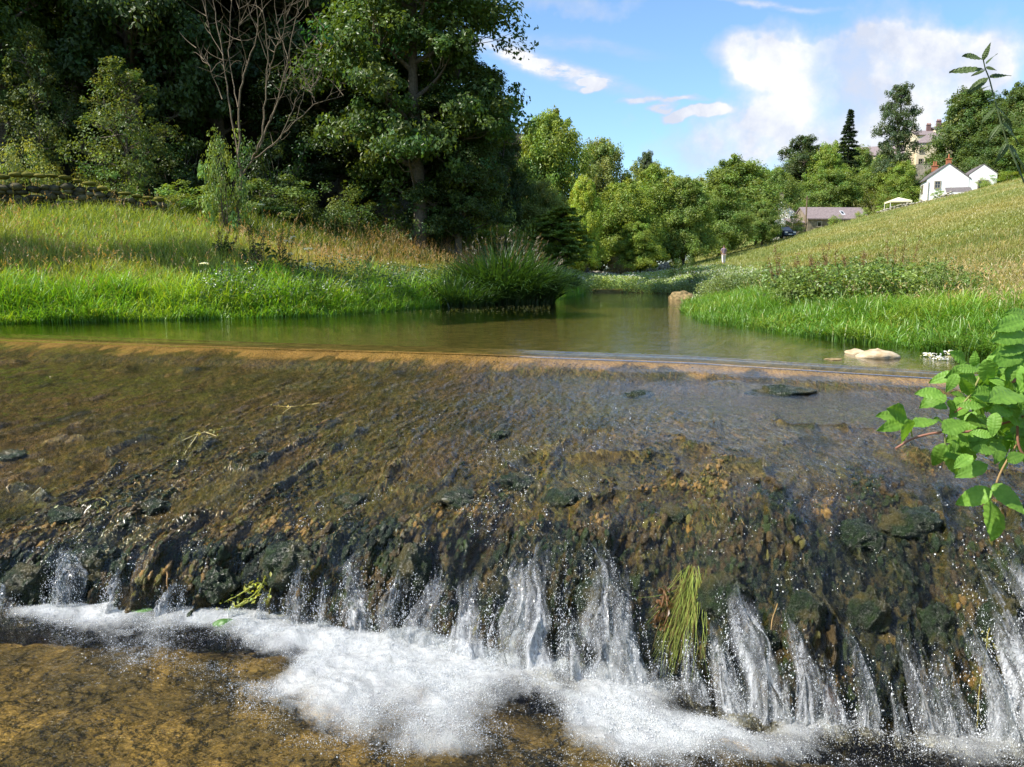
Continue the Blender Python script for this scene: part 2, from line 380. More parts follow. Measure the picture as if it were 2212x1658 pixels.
def broad_tree(key, seed, Ht=12., R_=4.2, base=2.0, lobes=13, per=22, m=70, leaf=.17, tightness=.38, top=1.0, narrow=.75, flat=.65, up=.55, trunk_r=.28, fill=.35, hue=.12, low=.16):
    """crown of leafy lobes on a forked trunk; returns the crown mesh and the trunk mesh"""
    r = np.random.default_rng(seed); Hc = Ht - base
    C, RR = [], []
    lob = []
    for k in range(lobes):
        f = (k + .5) / lobes; z = base + Hc * (.10 + .84 * f)
        prof = math.sin(math.pi * min(1, low + (.96 - low) * f ** narrow)) ** .7
        ang = k * 2.399 + r.uniform(-.4, .4); rad = R_ * prof * r.uniform(.42, .74)
        lr = R_ * tightness * (.75 + .5 * r.random()) * (.55 + .6 * prof)
        lob.append((np.array([rad * math.cos(ang), rad * math.sin(ang), z]), lr))
    lob.append((np.array([r.normal() * .3, r.normal() * .3, base + Hc * .9 * top]), R_ * tightness * .8))
    trunk = MB()
    tp = np.array([(0, 0, -.4), (r.normal() * .1, r.normal() * .1, base * .6 + .3), (r.normal() * .25, r.normal() * .25, base + Hc * .35), (r.normal() * .3, r.normal() * .3, base + Hc * .8)])
    tz = np.linspace(-.4, tp[-1, 2], 10); tpt = np.stack([np.interp(tz, tp[:, 2], tp[:, k]) for k in range(3)], 1)
    trunk.tube(tpt, np.linspace(trunk_r * 1.25, trunk_r * .2, 10), 8)
    for c, lr in lob:
        n = int(per * (lr / (R_ * tightness)) ** 2) + 4
        d = unit(r.normal(size=(n, 3))); d[:, 2] = np.where(d[:, 2] < -.3, -d[:, 2] * .6, d[:, 2])
        rr = lr * np.where(r.random((n, 1)) < fill, r.uniform(.25, .75, (n, 1)), r.uniform(.78, 1.12, (n, 1)))
        cc = c + d * rr * np.array([1, 1, .8])
        C.append(cc); RR.append(lr * r.uniform(.22, .46, n))
        zb = max(base * .6, min(c[2] - .35 * np.hypot(c[0], c[1]) - .3, tp[-1, 2]))
        a = np.array([np.interp(zb, tp[:, 2], tp[:, k]) for k in range(3)])
        trunk.tube(curve(a, c, 6, .06, r, .05), np.linspace(trunk_r * .42, .03, 6), 5)
        for q in cc[::4]: trunk.tube(curve(c + (a - c) * r.uniform(0, .4), q, 4, .1, r), np.linspace(.035, .008, 4), 3, cap=False)
    C = np.concatenate(C); RR = np.concatenate(RR)
    P, A, N, s, sh = crown_leaves(r, C, RR, m, leaf, flat, up, np.array([0, 0, base + Hc * .4]), hue)
    v, q, col = leaves_mesh(P, A, N, s, s * .55, sh)
    PROTO[key] = (make_mesh(key + '_crown', v, None, q, LEAF, col, smooth=False), trunk.mesh(key + '_trunk', BARK, True), Ht, R_)
def conifer(key, seed, Ht=14., R_=3.0):
    r = np.random.default_rng(seed); trunk = MB(); trunk.tube([(0, 0, -.4), (0, 0, Ht * .5), (.05, 0, Ht * .99)], [.3, .18, .02], 8)
    Pl, Al, Nl = [], [], []
    z = 1.2
    while z < Ht * .985:
        f = (z - 1.2) / (Ht - 1.2); rad = R_ * (1 - f) ** .8 * r.uniform(.8, 1.1) + .12
        for k in range(int(6 + 3 * (1 - f))):
            an = r.uniform(0, 2 * np.pi); L_ = rad * r.uniform(.7, 1.1); d = np.array([math.cos(an), math.sin(an), 0])
            e = np.array([0, 0, z]) + d * L_ + np.array([0, 0, -.22 * L_ + .25 * L_ * f])
            pts = curve((0, 0, z), e, 5, .02, r, .05); trunk.tube(pts, np.linspace(.05 * (1 - f) + .012, .006, 5), 3, cap=False)
            n = int(150 * L_ / R_ * 1.6) + 22; tt = r.random(n) ** .7
            p = np.array([0, 0, z]) + (e - np.array([0, 0, z])) * tt[:, None]
            side = np.array([-d[1], d[0], 0]); sg = r.normal(size=n) * .16 * L_ * (1.1 - tt) + r.normal(size=n) * .12
            p = p + side * sg[:, None]; p[:, 2] += r.normal(size=n) * .07 - np.abs(sg) * .35
            Pl.append(p); a = unit(d + side * np.sign(sg)[:, None] * .9 + r.normal(size=(n, 3)) * .25 + np.array([0, 0, -.2])); Al.append(a)
            nn = np.tile((0, 0, 1.), (n, 1)) + r.normal(size=(n, 3)) * .4; nn = unit(nn - a * (a * nn).sum(1)[:, None]); Nl.append(nn)
        z += .30 + .34 * (1 - f)
    P, A, N = map(np.concatenate, (Pl, Al, Nl)); n = len(P)
    lv = r.normal(1, .22, (n, 1)).clip(.5, 1.6); s = r.uniform(.12, .24, n)
    v, q, col = leaves_mesh(P, A, N, s, s * .28, np.repeat(lv, 3, 1))
    PROTO[key] = (make_mesh(key + '_crown', v, None, q, LEAF, col, smooth=False), trunk.mesh(key + '_trunk', BARK, True), Ht, R_)
def shrub(key, seed, Ht=2.6, R_=1.8, n=46, m=80, leaf=.07, flat=.8):
    r = np.random.default_rng(seed); d = unit(r.normal(size=(n, 3))); d[:, 2] = np.abs(d[:, 2])
    rad = np.where(r.random((n, 1)) < .3, r.uniform(.3, .7, (n, 1)), r.uniform(.75, 1.05, (n, 1))) * (1 + .25 * r.normal(size=(n, 1)) * .5)
    C = d * rad * np.array([R_, R_, Ht * .85]); C[:, 2] += Ht * .08
    RR = r.uniform(.14, .27, n) * (R_ + Ht) / 2
    st = MB()
    for c in C[::2]: st.tube(curve((r.normal() * .12, r.normal() * .12, -.2), c, 5, .08, r), np.linspace(.03, .006, 5), 4, cap=False)
    P, A, N, s, sh = crown_leaves(r, C, RR, m, leaf, flat, .5, np.zeros(3))
    k = P[:, 2] > .02; v, q, col = leaves_mesh(P[k], A[k], N[k], s[k], s[k] * .55, sh[k])
    PROTO[key] = (make_mesh(key + '_crown', v, None, q, LEAF, col, smooth=False), st.mesh(key + '_stem', BARK, True), Ht, R_)
broad_tree('round_a', 1, 12, 4.6, .1, 22, 26, 88, .125, .44, low=.30, flat=.95, up=.25)
broad_tree('round_b', 2, 12, 4.4, .0, 26, 24, 84, .12, .40, narrow=.9, low=.34, flat=.95, up=.25)
broad_tree('round_c', 3, 12, 4.8, .1, 18, 30, 92, .125, .50, narrow=.65, low=.26, flat=.9, up=.3)
broad_tree('layer', 4, 8, 3.6, .5, 18, 22, 60, .15, .34, flat=.28, up=1.1, narrow=.8)
broad_tree('airy', 5, 16, 3.4, 1.0, 24, 20, 60, .11, .40, narrow=.9, fill=.25, flat=.95, up=.25)
broad_tree('lofty', 15, 17, 3.0, 8.0, 14, 16, 46, .14, .38, fill=.2)
broad_tree('wood_a', 6, 26, 7.2, 1.5, 34, 25, 70, .145, .31, narrow=.8, trunk_r=.4, hue=.15)
broad_tree('wood_b', 7, 25, 6.6, .6, 34, 24, 70, .14, .31, narrow=.9, trunk_r=.36, hue=.15)
broad_tree('wood_c', 8, 16, 5.6, .4, 22, 26, 78, .135, .35, narrow=.7, trunk_r=.33)
broad_tree('sapling', 9, 7.0, 2.2, .4, 18, 12, 30, .075, .42, flat=.9, trunk_r=.09, fill=.2)
conifer('conifer', 10)
shrub('shrub_a', 11); shrub('shrub_b', 12, 2.2, 2.0, 50, 85, .06); shrub('shrub_c', 13, 3.2, 1.7, 44, 90, .08, .5)
def plant(kind, name, label, cat, X, Y, ztop, width, col, rz=0.0, group=None, crown='crown', stem='trunk', zoff=0.0, smin=None):
    """a tree or shrub: width in metres, ztop the height its top reaches"""
    cm, tm, Ht, R_ = PROTO[kind]; z0 = gz(X, Y) + zoff; hz = max(ztop - z0, 1.0) if smin is None else smin
    s = width / (2.1 * R_)
    o = thing(name, label, cat, (X, Y, z0), rz, group, (s, s, hz / Ht))
    c = link(crown, cm, o); c.color = (*col, 1); link(stem, tm, o); return o
def plant_px(kind, name, label, cat, px, top, Y, wpx, col, rz=0.0, group=None, **k):
    X, zt = at_y(px, top, Y); return plant(kind, name, label, cat, float(X), Y, float(zt), wpx / FPX * Y / cp, col, rz, group, **k)
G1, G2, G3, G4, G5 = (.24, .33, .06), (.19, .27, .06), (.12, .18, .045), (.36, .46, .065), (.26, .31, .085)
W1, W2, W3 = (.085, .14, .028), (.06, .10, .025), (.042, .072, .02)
WG = 'trees of the dark wood'
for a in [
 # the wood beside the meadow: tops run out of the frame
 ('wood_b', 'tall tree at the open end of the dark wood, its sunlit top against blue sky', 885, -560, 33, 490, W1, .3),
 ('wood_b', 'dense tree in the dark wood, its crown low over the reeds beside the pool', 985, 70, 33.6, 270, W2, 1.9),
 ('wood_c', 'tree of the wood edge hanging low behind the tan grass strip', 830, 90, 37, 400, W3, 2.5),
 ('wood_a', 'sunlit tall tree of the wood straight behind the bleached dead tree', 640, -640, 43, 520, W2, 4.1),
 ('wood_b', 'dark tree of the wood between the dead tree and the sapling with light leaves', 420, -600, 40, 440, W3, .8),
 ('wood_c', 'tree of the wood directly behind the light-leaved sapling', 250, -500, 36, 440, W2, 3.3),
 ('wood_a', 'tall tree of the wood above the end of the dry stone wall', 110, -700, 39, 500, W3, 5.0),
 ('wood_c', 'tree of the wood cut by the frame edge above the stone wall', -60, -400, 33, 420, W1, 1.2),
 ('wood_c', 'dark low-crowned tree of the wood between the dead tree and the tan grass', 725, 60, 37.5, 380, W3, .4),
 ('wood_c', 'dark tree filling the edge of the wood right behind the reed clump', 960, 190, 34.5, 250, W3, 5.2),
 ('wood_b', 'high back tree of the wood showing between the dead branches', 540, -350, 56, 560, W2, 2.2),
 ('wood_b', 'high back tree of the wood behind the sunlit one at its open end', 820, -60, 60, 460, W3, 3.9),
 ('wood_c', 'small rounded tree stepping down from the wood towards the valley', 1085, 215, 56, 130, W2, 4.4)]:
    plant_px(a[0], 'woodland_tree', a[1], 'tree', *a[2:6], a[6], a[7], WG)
for k, (x, y, h, s) in enumerate([(-38, 31, 24, 12), (-44, 33, 26, 15), (-30, 39, 27, 15), (-40, 39, 26, 15), (-24, 45, 27, 15), (-50, 26, 24, 14), (-10, 56, 24, 14)]):
    plant(('wood_a', 'wood_b', 'wood_c')[k % 3], 'woodland_tree', 'tall tree of the same wood on the slope beyond the frame edge', 'tree', x, y, gz(x, y) + h, s, W3, k * 1.3, WG)
for a in [('sapling', 'slender sapling with light leaves standing out before the dark wood', 262, 128, 29.5, 190, (.13, .18, .05), 0.4, 'sapling'),
          ('sapling', 'thin young tree with sparse yellowish leaves beside the grassy end of the stone wall', 60, 60, 31, 170, (.12, .16, .045), 2.4, 'sapling')]:
    plant_px(a[0], 'young_tree', a[1], a[8], *a[2:6], a[6], a[7])
SHG = 'bushes along the foot of the wood'
for a in [('shrub_a', 'dark bush at the foot of the sapling above the wall', 250, 330, 29, 150, G2, .2),
 ('shrub_c', 'tall dark bush in the hollow between the sapling and the dead tree', 370, 235, 32, 170, W2, 1.5), ('shrub_a', 'tall dark bush in the hollow right of the fork of the dead tree', 590, 262, 33, 170, W2, 2.5),
 ('shrub_c', 'leafy bush between the wall end and the dead tree', 410, 375, 27.6, 150, G2, 1.0),
 ('shrub_b', 'rounded bush over the wall with a rusty patch of dry fern', 110, 300, 29.5, 170, G5, 2.0),
 ('shrub_a', 'ivy-dark bush wrapping the fork of the dead tree', 478, 250, 26.2, 120, G2, 3.0),
 ('shrub_c', 'dark bush just behind the trunk of the dead tree', 600, 360, 31, 170, G3, 4.0),
 ('shrub_b', 'low dark bush behind the reddish grass tips', 720, 400, 32, 190, G3, 5.0),
 ('shrub_a', 'dark bush behind the tan grass strip, nearest the reed clump', 880, 400, 34, 200, G3, .7),
 ('shrub_c', 'bush of dull leaves hanging over the reed clump', 1000, 390, 37, 170, G2, 1.7),
 ('shrub_b', 'olive bush standing behind the reed clump beside the layered tree', 1090, 400, 44, 150, G2, 2.7),
 ('shrub_a', 'shaded bush on the bank at the frame edge above the wall', 10, 290, 28, 130, G5, 3.7)]:
    plant_px(a[0], 'wood_edge_bush', a[1], 'bush', *a[2:6], a[6], a[7], SHG, stem='stem')
# dark mass of the wood further up the slope, no single tree can be told apart
for x, y, h, s in ((-24.5, 15.2, 15, 3.8), (-18.2, 17.2, 17.5, 3.4)):
    o = plant('lofty', 'bank_tree', 'slim tree on the bank beyond the frame edge shading the waterside grass', 'tree', x, y, gz(x, y) + h, s, G2, x, 'bank trees shading the grass')
def far_wood():
    r = np.random.default_rng(31); n = 110; X = r.uniform(-85, 8, n * 9); Y = r.uniform(24, 100, n * 9); d = wood_d(X, Y)
    k = np.where((d > 12) & (d < 60) & ((Y > 44) | (X < -42)))[0][:n]; X, Y = X[k], Y[k]; Z = H(X, Y)
    C = []; RR = []
    for x, y, z in zip(X, Y, Z):
        h = r.uniform(11, 16); c = np.array([x, y, z + h * .55]) + r.normal(size=(40, 3)) * np.array([1.9, 1.9, h * .22]); C.append(c); RR.append(r.uniform(.7, 1.3, 40))
    C = np.concatenate(C); RR = np.concatenate(RR)
    P, A, N, s, sh = crown_leaves(r, C, RR, 26, .33)
    v, q, col = leaves_mesh(P, A, N, s, s * .6, sh)
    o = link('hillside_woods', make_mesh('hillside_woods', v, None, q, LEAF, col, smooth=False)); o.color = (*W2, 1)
    tag(o, 'dark mass of woodland rising up the slope behind the nearest trees', 'woods', kind='stuff')
far_wood()
VG = 'trees across the head of the valley'
for a in [
 ('round_a', 'tallest domed tree beside the end of the dark wood', 1188, 243, 82, 190, G1, .2),
 ('round_b', 'domed tree stepping down to the right of the tallest dome', 1300, 302, 92, 150, G5, 1.2),
 ('round_c', 'greyish tree low between the dark wood and the yellow-green one', 1172, 395, 66, 120, G5, 2.2),
 ('round_b', 'small bright yellow-green round tree in the middle of the valley trees', 1262, 383, 74, 92, G4, 3.1),
 ('layer', 'low spreading tree with layered branches and yellowish lit side near the water', 1212, 445, 58, 150, G1, 4.0),
 ('airy', 'thin pale feathery tree poking above the valley crowns', 1396, 322, 108, 62, (.11, .15, .06), .5),
 ('round_a', 'broad light green tree behind the meadow wall', 1345, 395, 80, 170, G1, 5.1),
 ('round_c', 'large full tree with gaps showing its limbs, centre of the valley', 1420, 365, 86, 170, G1, .9),
 ('round_b', 'dark green tree with a ragged top under the blue gap in the clouds', 1480, 385, 84, 140, G2, 2.8),
 ('round_b', 'rounded low bush-like tree at the foot of the large full tree', 1375, 480, 76, 110, G1, 1.7),
 ('round_a', 'high domed tree above the person in the meadow', 1590, 343, 112, 190, G2, 3.6),
 ('round_c', 'dark leafy tree directly behind the person in the meadow', 1560, 405, 98, 150, G2, 4.7),
 ('round_b', 'small leafy tree beside the parked car', 1650, 432, 104, 76, G2, 5.6),
 ('round_a', 'tree with dull crown behind the small white gable', 1680, 365, 128, 110, G2, .4),
 ('airy', 'airy tree with light gaps left of the conifer', 1735, 288, 150, 120, (.085, .12, .045), 1.4),
 ('round_b', 'dense tree between the airy tree and the conifer', 1785, 325, 146, 120, G1, 2.4),
 ('round_c', 'wide dark tree above the purple barn roof', 1800, 370, 136, 150, G2, 3.4),
 ('round_a', 'tree behind the yellow-green bush in the garden', 1885, 365, 142, 130, G2, 4.4),
 ('round_c', 'tree clothed to the ground below the tall ash', 1945, 352, 136, 100, G1, 5.4),
 ('airy', 'tall slim ash leaning over the cream house', 1945, 176, 140, 100, (.09, .13, .05), .6),
 ('round_b', 'big dark sycamore above the white cottage', 2105, 192, 150, 180, G3, 1.6),
 ('round_a', 'dark tree at the frame edge above the white cottage', 2215, 185, 158, 160, G3, 2.6),
 ('round_c', 'lower dark tree joining the sycamore behind the cottage gable', 2160, 275, 142, 150, G3, 3.7),
 ('round_b', 'dark tree at the frame edge above the meadow skyline', 2235, 270, 136, 130, G2, 4.8),
 ('round_a', 'distant tree filling the dip beneath the clouds', 1500, 390, 128, 140, G5, 5.8),
 ('round_c', 'tree at the back of the row above the meadow wall', 1395, 355, 122, 140, G5, .1),
 ('round_a', 'tree on the upper slope behind the airy tree', 1745, 318, 172, 130, G2, .7), ('round_c', 'tree on the upper slope left of the conifer', 1800, 312, 176, 120, G1, 2.7), ('round_b', 'tree on the upper slope behind the conifer', 1855, 318, 168, 100, G2, 4.1), ('round_a', 'tree on the upper slope between the ash and the stone cottage', 1915, 330, 160, 90, G2, 5.0),
 ('round_b', 'tree of the far row right of the blue gap', 1640, 362, 136, 120, G1, 1.1)]:
    plant_px(a[0], 'valley_tree', a[1], 'tree', *a[2:6], a[6], a[7], VG)
plant_px('conifer', 'conifer_tree', 'dark pointed conifer rising over the hillside trees', 'conifer', 1838, 233, 152, 92, (.045, .075, .035), .4)
GB = 'garden bushes near the cottages'
for a in [('shrub_b', 'yellow-green rounded bush behind the garden canopy', 1892, 402, 131, 95, (.15, .17, .045), .3),
 ('shrub_c', 'climbing shrub on the side of the white cottage', 2030, 402, 122.5, 30, G1, 1.3),
 ('shrub_a', 'bush growing against the barn wall', 1805, 462, 116, 34, G1, 2.3), ('shrub_b', 'low bush at the end of the barn roof', 1868, 448, 118, 38, G1, 3.3),
 ('shrub_a', 'bush between the barn and the garden canopy', 1925, 432, 127, 60, G1, 4.3), ('shrub_c', 'small bush beside the utility pole', 1715, 450, 112, 44, G5, 5.3),
 ('shrub_b', 'bush on the meadow skyline beside the white cottage', 2135, 382, 124, 52, G1, .9), ('shrub_a', 'bramble hedge along the meadow skyline at the frame edge', 2190, 366, 118, 90, G1, 1.9),
 ('shrub_c', 'orange-tinged bush under the cream house', 2035, 375, 138, 44, (.2, .15, .04), 2.9)]:
    plant_px(a[0], 'garden_bush', a[1], 'bush', *a[2:6], a[6], a[7], GB, stem='stem')
# ------------------------------------------------------------------ weir: crest, apron, mossy face
def pxline(pts, z):
    a = np.array([at_z(x, y, z) for x, y in pts]); return a[np.argsort(a[:, 0])]
CR = pxline([(-500, 724), (0, 738), (560, 757), (1000, 769), (1500, 788), (2000, 820), (2212, 836), (2700, 880)], -.06)
ZP = -1.30                                      # level of the lower pool
LZ = np.array([(x, y, z, *at_z(x, y, z)) for x, y, z in [(-900, 1195, -1.0), (-400, 1196, -1.0), (0, 1198, -.98), (350, 1192, -.93), (700, 1168, -.84), (1000, 1148, -.75), (1300, 1128, -.65), (1700, 1096, -.50), (2212, 1078, -.43), (2800, 1075, -.41)]]); LP = LZ[:, 3:5]
BS = pxline([(-500, 1300), (0, 1312), (350, 1330), (650, 1345), (900, 1390), (1100, 1440), (1250, 1475), (1500, 1500), (1650, 1555), (1900, 1575), (2212, 1605), (2700, 1640)], ZP)
FL = np.array([-.30, -.954])                     # direction of flow
xl = np.concatenate([np.linspace(-19, -3.9, 480), np.arange(-3.9, 3.7, .0098), np.linspace(3.71, 9.0, 110)])
Yl = np.interp(xl, LP[:, 0], LP[:, 1]); Yb = np.interp(xl, BS[:, 0], BS[:, 1])
ZLx = np.interp(xl, LP[:, 0], LZ[:, 2])
pxm = CX + FPX * xl / ((.45 * Yl + .55 * Yb) * cp - ((.5 * ZLx + .5 * ZP) - CAMZ) * sp_)   # where each column shows, half-way down the face
tb = np.zeros_like(xl)
lo, hi_ = np.zeros_like(xl), np.full_like(xl, 40)
for _ in range(50):
    md = (lo + hi_) / 2; yy_ = Yl - FL[1] * md; xx_ = xl - FL[0] * md
    inside = yy_ < np.interp(xx_, CR[:, 0], CR[:, 1]); lo = np.where(inside, md, lo); hi_ = np.where(inside, hi_, md)
tb = lo
NA, NF = 360, 190
ya = 1 / np.linspace(1 / 9.6, 1 / 4.2, NA); va = (9.6 - ya) / 5.4
va = np.concatenate([np.linspace(-.14, -.004, 26), va]); NA = len(va)
V = np.concatenate([va, 1 + np.linspace(0, 1.12, NF + 1)[1:]])
U, VV = np.meshgrid(xl, V)
Tb, YL, YB, ZL = np.broadcast_to(tb, U.shape), np.broadcast_to(Yl, U.shape), np.broadcast_to(Yb, U.shape), np.broadcast_to(ZLx, U.shape)
va_ = np.clip(VV, None, 1); w_ = np.clip(VV - 1, 0, 1.12)
right = sstep(-.4, 1.6, U)                       # towards the right bank the apron stays flat longer
led = .075 + .04 * right + .02 * noise(U * 1.1, U * 0, 0, 3)
drop = .075 * sstep(led - .02, led + .045, va_)
shelf = right * sstep(.12, .25, va_) * sstep(.92, .7, va_)
sl = lerp(.62 * np.clip(va_, 0, 1) + .38 * np.clip(va_, 0, 1) ** 3, .22 * np.clip(va_, 0, 1) + .30 * sstep(.55, .95, va_) + .48 * np.clip(va_, 0, 1) ** 6, right)
zb = -.035 - drop + (ZL + .185) * sl
zb = np.where(va_ < 0, -.055 - .30 * sstep(-.05, -.14, va_), zb) - .075 * sstep(-.05, .075, va_)
back_t = Tb * (1 - va_)
bx = U - FL[0] * back_t; by = YL - FL[1] * back_t
facew = YL - YB
hz = np.sin(np.clip(w_, 0, 1.12) * np.pi / 2) ** 1.1
bx = bx + FL[0] * .5 * hz * facew * 0; by = by - hz * facew
zb = zb + (ZP - .25 - ZL) * w_ ** 1.25
a = bx * FL[1] - by * FL[0]; b = bx * FL[0] + by * FL[1]   # across and along the flow
amp = sstep(-.02, .10, va_) * lerp(.6, 1.0, sstep(.2, .95, va_))
n_lo = fbm(a * 1.7, b * 1.1, 0, 3, 21); n_md = fbm(a * 7, b * 3.2, 0, 3, 22); n_hi = fbm(a * 26, b * 13, 0, 3, 23); n_xh = fbm(a * 80, b * 45, 0, 2, 24)
face = sstep(.86, 1.1, VV)
zc = zb * 1.0
pil = ridged(a * 1.9 + .3 * n_md, zb * .9 + 5, 0, 3, 31); pil2 = ridged(a * 5.5 + .5 * n_md, zb * 2.2, 3, 3, 32)
fine = fbm(a * 30, zb * 22, b * 20, 3, 33)
lumps = np.maximum(0, ridged(a * 2.4, b * 1.6, 0, 2, 41) - .62) * sstep(.3, .85, va_) * (1 - face)
ledge_l = np.maximum(0, noise(a * 3.0, b * 4.0, 0, 43)) * np.exp(-((va_ - led - .06) / .035) ** 2) * .07
disp = (1 - .5 * shelf) * amp * (1 - .6 * face) * (.028 * n_lo + .024 * n_md + .020 * n_hi + .011 * n_xh) + .22 * lumps + ledge_l
dface = face * (.30 * (pil - .5) + .13 * (pil2 - .5) + .04 * fine + .05 * n_lo + .010 * n_xh)
nh = face * .80; nz_ = np.sqrt(1 - nh ** 2)
tot_d = disp + dface
BXd = bx + FL[0] * nh * tot_d; BYd = by + FL[1] * nh * tot_d; BZd = zb + nz_ * tot_d
nr, nc = U.shape
i = np.arange(nr - 1)[:, None] * nc + np.arange(nc - 1)[None]
QW = np.stack([i, i + nc, i + nc + 1, i + 1], -1).reshape(-1, 4)
mossa = np.clip(sstep(.1, .6, fbm(a * 2.2, b * 1.6, 0, 4, 51) + .6 * lumps * 4 + .95 * face + .30 * right * sstep(.5, .75, va_) - .04 + .25 * (pil - .55) * face), 0, 1)
m, t = mat('mossy_weir_bed')
p = t.pos(); rotp = t.n('ShaderNodeMapping', {'Vector': p, 'Rotation': (0, 0, R(-17.5))}).outputs[0]
st = t.scaled(rotp, (3.2, 1.0, 1.4))
n1 = t.noise(st, 4.0, 8, .68); n2 = t.noise(st, 22, 6, .72, .6); n3 = t.noise(t.scaled(p, (1, 1, 1)), 1.15, 4, .6); n4 = t.noise(t.scaled(rotp, (2.2, 1, 1.2)), 70, 3, .7, 1.0)
brown = t.mix(t.ramp(n2, [(.38, 0.), (.64, 1.)]), (.022, .015, .006), (.38, .24, .085))
och = t.mix(t.ramp(n4, [(.35, 0.), (.6, 1.)]), (.16, .09, .022), (.58, .35, .10))
oliv = t.mix(t.ramp(n2, [(.35, 0.), (.65, 1.)]), (.028, .032, .008), (.25, .23, .05))
col = t.mix(t.ramp(n3, [(.40, 0.), (.60, 1.)]), brown, oliv)
col = t.mix(t.math('MULTIPLY', t.ramp(n1, [(.50, 0.), (.68, 1.)]), t.ramp(t.noise(p, 2.3, 3), [(.45, .15), (.6, 1.)])), col, och)
col = t.n('ShaderNodeMix', {0: 1.0, 6: col, 7: t.ramp(t.noise(t.scaled(rotp, (2.6, 1, 1.2)), 9, 4, .65), [(.36, .38), (.64, 1.35)])}, data_type='RGBA', blend_type='MULTIPLY').outputs[2]
gm = t.mix(t.ramp(n2, [(.35, 0.), (.68, 1.)]), (.005, .010, .003), (.030, .050, .012))
mf = t.math('MULTIPLY', t.attr('moss', 'Fac'), t.ramp(n1, [(.34, 1.), (.70, .3)]))
col = t.mix(mf, col, gm)
col = t.mix(t.attr('crest', 'Fac'), col, t.mix(t.ramp(n2, [(.35, 0.), (.6, 1.)]), (.20, .10, .03), (.86, .52, .17)))
h = t.math('ADD', t.math('MULTIPLY', n2, .6), n4)
t.out(t.n('ShaderNodeBsdfPrincipled', {'Base Color': col, 'Roughness': t.ramp(n4, [(.3, .12), (.7, .42)]), 'Specular IOR Level': .55, 'Normal': t.bump(h, 1.0, .028)}))
crest = sstep(-.13, -.04, VV) * sstep(.065, .03, VV - .05 * n_md - .06 * n_lo) * (.75 + .5 * n_md)
me = make_mesh('weir', np.stack([BXd, BYd, BZd], -1).reshape(-1, 3), None, QW, m, attrs={'moss': mossa.ravel(), 'crest': crest.ravel()})
tag(link('weir', me), 'wide mossy stone weir with a long brown apron running across the whole stream', 'weir')

# ------------------------------------------------------------------ water
def water_material(name, tint, rough, bumps, f0=1.33):
    m, t = mat(name); p = t.pos(); rp = t.n('ShaderNodeMapping', {'Vector': p, 'Rotation': (0, 0, R(-17.5))}).outputs[0]
    nrm = None
    for sc3, s_, det, dist_, at in bumps:
        nz = t.noise(t.scaled(rp, sc3), s_, det, .6, .3)
        if at: nz = t.math('MULTIPLY', nz, t.attr(at, 'Fac'))
        nrm = t.bump(nz, 1.0, dist_, nrm)
    fr = t.n('ShaderNodeFresnel', {'IOR': f0, 'Normal': nrm}).outputs[0]
    tr = t.n('ShaderNodeBsdfTransparent', {'Color': (*tint, 1)}); gl = t.n('ShaderNodeBsdfGlossy', {'Color': (1, 1, 1, 1), 'Roughness': rough, 'Normal': nrm})
    t.out(t.n('ShaderNodeMixShader', {0: fr, 1: tr.outputs[0], 2: gl.outputs[0]})); return m
WATER = water_material('river_water', (.93, .92, .80), .02, [((1, 1, 1), 1.6, 2, .006, 'calm'), ((1.0, 2.2, 1), 9, 3, .004, 'calm'), ((3.0, 1.1, 1), 8, 4, .016, 'run'), ((2.4, 1, 1), 38, 3, .006, 'run')], 1.36)
base_d = amp * (1 - .6 * face) * (.024 * n_lo + .012 * n_md) + .13 * lumps + ledge_l * .8 + face * (.27 * (pil - .5) + .07 * (pil2 - .5) + .05 * n_lo)
rip = fbm(a * 9 + 2 * n_md, b * 4.2, 0, 3, 61); rip2 = ridged(a * 5 + n_md, b * 1.8, 0, 2, 62)
fd = base_d + .020 + amp * (1 - .12 * shelf + .7 * (1 - right) * sstep(.95, .4, va_) * sstep(.08, .16, va_)) * (.013 * rip + .014 * (rip2 - .5) + .006 * fbm(a * 24, b * 10, 0, 3, 63)) + .008 * shelf + face * .004
FX = bx + FL[0] * nh * fd; FY = by + FL[1] * nh * fd; FZ = zb + nz_ * fd
FZ = np.where(VV < .0, lerp(np.minimum(FZ, 0), 0.0, sstep(-.01, -.09, VV)), FZ)
# upstream pool: the same sheet carried on to the head of the reach
k0 = 0; ts = np.concatenate([[0], np.geomspace(.12, 36, 210)])[1:][::-1]
PX = FX[0][None] - FL[0] * ts[:, None]; PY = FY[0][None] - FL[1] * ts[:, None]
PZ = np.zeros_like(PX)
WX, WY, WZ = np.concatenate([PX, FX]), np.concatenate([PY, FY]), np.concatenate([PZ, FZ])
run = np.concatenate([np.zeros_like(PX), sstep(-.02, .10, VV)]); calm = 1 - run
nr2 = len(WX); i = np.arange(nr2 - 1)[:, None] * nc + np.arange(nc - 1)[None]
QF = np.stack([i, i + nc, i + nc + 1, i + 1], -1).reshape(-1, 4)
keep = (np.concatenate([np.zeros_like(PX), VV])[:-1, :-1].ravel() < 2.08)
me = make_mesh('river_water', np.stack([WX, WY, WZ], -1).reshape(-1, 3), None, QF[keep], WATER, attrs={'run': run.ravel(), 'calm': calm.ravel()})
tag(link('river_water', me), 'clear stream water, still above the weir and sliding thinly over its apron', 'water', kind='structure')

